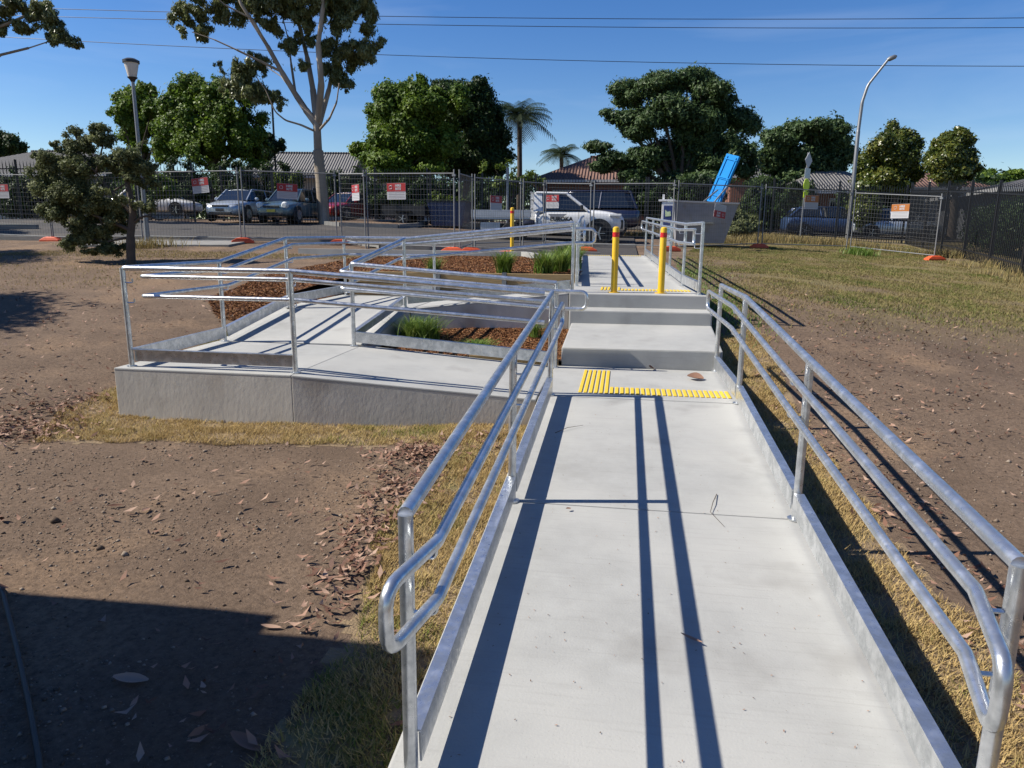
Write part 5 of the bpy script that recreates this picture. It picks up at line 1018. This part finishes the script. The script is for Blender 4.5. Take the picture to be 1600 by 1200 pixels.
for a, c, lb in (((100, 0), (1700, 14), 'uppermost overhead power line'), ((100, 14), (1700, 31), 'middle overhead power line just under the top one'), ((100, 44), (1700, 86), 'lowest overhead power line crossing the sky')):
    A = Vector(aty(*a, Yw-1)); Bq = Vector(aty(*c, Yw+4)); A = A+(A-Bq)*.35; Bq = Bq+(Bq-A)*.2; pts = []
    md_ = {14: (900, 28), 31: (900, 41), 86: (900, 94)}[c[1]]
    Mq = Vector(aty(*md_, Yw+1.5))
    for k in range(33):
        t = k/32; p = A.lerp(Bq, t); tm = (Mq.x-A.x)/(Bq.x-A.x); sag = (A.lerp(Bq, tm).z-Mq.z)/(4*tm*(1-tm)); pts.append(p-Vector((0, 0, sag*4*t*(1-t))))
    tag(MB().tube(pts, .022, 6).build('power_line', M['black'], None, True), lb, 'power line', 'overhead power lines')
# ------------------------------------------------------------------ school building left of the camera (casts the shadow on the dirt)
BD = empty('school_building', (-6.6, -9.0, -.4), 0, 'school building outside the left edge that shades the dirt', 'building')
MB().box((0, 0, 1.5), (5.0, 10.0, 3.0)).build('wall', M['brick'], BD)
rf = MB(); rf.quadmesh([(-2.9, -5.4, 2.96), (2.72, -5.4, 2.96), (2.72, 4.76, 2.96), (-2.9, 4.76, 2.96), (-2.9, -5.4, 3.2), (2.72, -5.4, 3.2), (2.72, 4.76, 3.2), (-2.9, 4.76, 3.2)], [(3, 2, 1, 0), (4, 5, 6, 7), (0, 1, 5, 4), (1, 2, 6, 5), (2, 3, 7, 6), (3, 0, 4, 7)]); r_ = rf.build('roof', M['tile_dark'], BD)
MB().box((0.2, -.15, 3.40), (5.0, 9.8, .46)).build('parapet', M['fascia'], BD)
for k in range(3): wn = MB().box((2.52, -3.0+3*k, 1.6), (.06, 1.6, 1.2)).build('window', M['fascia'], BD); MB().box((2.555, -3.0+3*k, 1.6), (.03, 1.44, 1.05)).build('pane', M['glass'], wn)
# hedges that darken the fence line on the left and behind the ute
for u0, v, ru, rv, Yb, lb in ((20, 300, 40, 34, 31, 'dark hedge behind the far left fence, outermost'), (110, 300, 40, 36, 31, 'dark hedge behind the scraggly shrub'), (200, 280, 40, 26, 32, 'dark hedge behind the left street lamp'), (290, 285, 36, 34, 30.5, 'dark hedge left of the silver hatchback'), (370, 285, 36, 34, 30.5, 'dark hedge behind the silver hatchback roof'), (440, 282, 30, 30, 31.5, 'dark hedge behind the teal sedan roof'), (545, 290, 36, 26, 32, 'dark hedge right of the gum trunk'), (660, 300, 36, 26, 32, 'dark hedge under the big bright tree'), (1010, 305, 30, 26, 30, 'dark hedge behind the totem sign'), (1090, 300, 36, 28, 30, 'dark hedge behind the blue lid'), (1240, 310, 30, 26, 33, 'dark hedge behind the crossing sign')):
    b = tbase(u0, Yb); tree('backdrop_hedge', lb, b, pxblobs(Yb, b, [(u0-ru*.5, v, ru*.6, rv), (u0+ru*.5, v+4, ru*.6, rv*.9), (u0, v+rv*.7, ru*.9, rv*.8), (u0, v-rv*.2, ru*.5, rv*.8)]), 3200, .24, 'dark', .06, gap=.1, cat='hedge', group='dark hedges behind the fences')

q = []
for u in range(-120, 1760, 34):
    Yb = 66+12*random.random(); b = aty(u, 330, Yb); k = 1/pxm(Yb); v0 = random.uniform(268, 292); p = aty(u, v0+22, Yb); g0 = zt1(b[0], Yb)
    q.append((p[0], Yb, (p[2]+g0)/2+.3, 24*k, 2.2, max(1.2, (aty(u, v0, Yb)[2]-g0)/2+.3)))
V, Fc, r = leaf_cloud(q, 60000, .42, 1.5, 0, .3, sub=8); tag(raw_mesh('distant_treeline', V, Fc, LM['dark'], r), 'line of distant trees behind the houses', 'trees', kind='stuff')
q = sample_poly([(.05, -4.7), (1.65, -4.7), (1.65, 1.5), (.05, 1.5)], 420); P = np.column_stack([q, np.where(q[:, 1] < 0, q[:, 1]/14, 0)+.003])
tag(tri_scatter('debris', P, .010, LM['litter'], .002, .2, 2.5), 'tiny leaf specks on the ramp', 'debris', kind='stuff')

# two trees outside the left picture edge: their shade falls on the dirt and around the shrub
for (x, y, lb) in ((-14.2, 1.6, 'spreading tree outside the left edge, nearer one'), (-20.0, 8.2, 'spreading tree outside the left edge, farther one'), (-26.5, 14.6, 'spreading tree outside the left edge by the car park')):
    b = (x, y, zt1(x, y)); tree('leafy_tree', lb, b, [(0, 0, 4.6, 1.7, 1.7, 1.2), (1.0, .8, 4.0, 1.3, 1.3, .9), (-1.1, -.6, 4.2, 1.4, 1.3, 1.0), (.3, -1.2, 3.9, 1.2, 1.2, .8)], 6000, .2, 'gum', .16, gap=.25, bark='bark_gum')

for x, y, lb in ((14.0, 22.5, 'dark hedge added to darken the view behind the right fence, far one'), (14.4, 18.5, 'dark hedge added to darken the view behind the right fence, middle one'), (14.6, 14.5, 'dark hedge added to darken the view behind the right fence, near one')):  # hedges added as dark filler, standing for other dark things behind the pickets
    b = (x, y, zt1(x, y)); tree('backdrop_hedge', lb, b, [(0, 0, .9, .8, 1.9, .9), (.2, 1, .7, .7, 1.4, .8), (0, -1.1, .8, .8, 1.4, .8)], 2600, .16, 'dark', .05, cat='hedge', group='dark hedges behind the fences')

for u0, v, ru, rv, Yb, lb in ((1200, 325, 26, 26, 31.5, 'dark hedge added in place of shade low behind the back right fence, left one'), (1330, 325, 22, 22, 33.5, 'dark hedge added in place of shade low behind the back right fence, middle one'), (1400, 318, 30, 26, 34, 'dark hedge added in place of shade low behind the back right fence, right one')):  # hedges added where only dark shade lies behind the pickets
    b = tbase(u0, Yb); tree('backdrop_hedge', lb, b, pxblobs(Yb, b, [(u0-ru*.5, v, ru*.6, rv), (u0+ru*.5, v+4, ru*.6, rv*.9), (u0, v+rv*.7, ru*.9, rv*.8)]), 3000, .24, 'dark', .06, gap=.1, cat='hedge', group='dark hedges behind the fences')
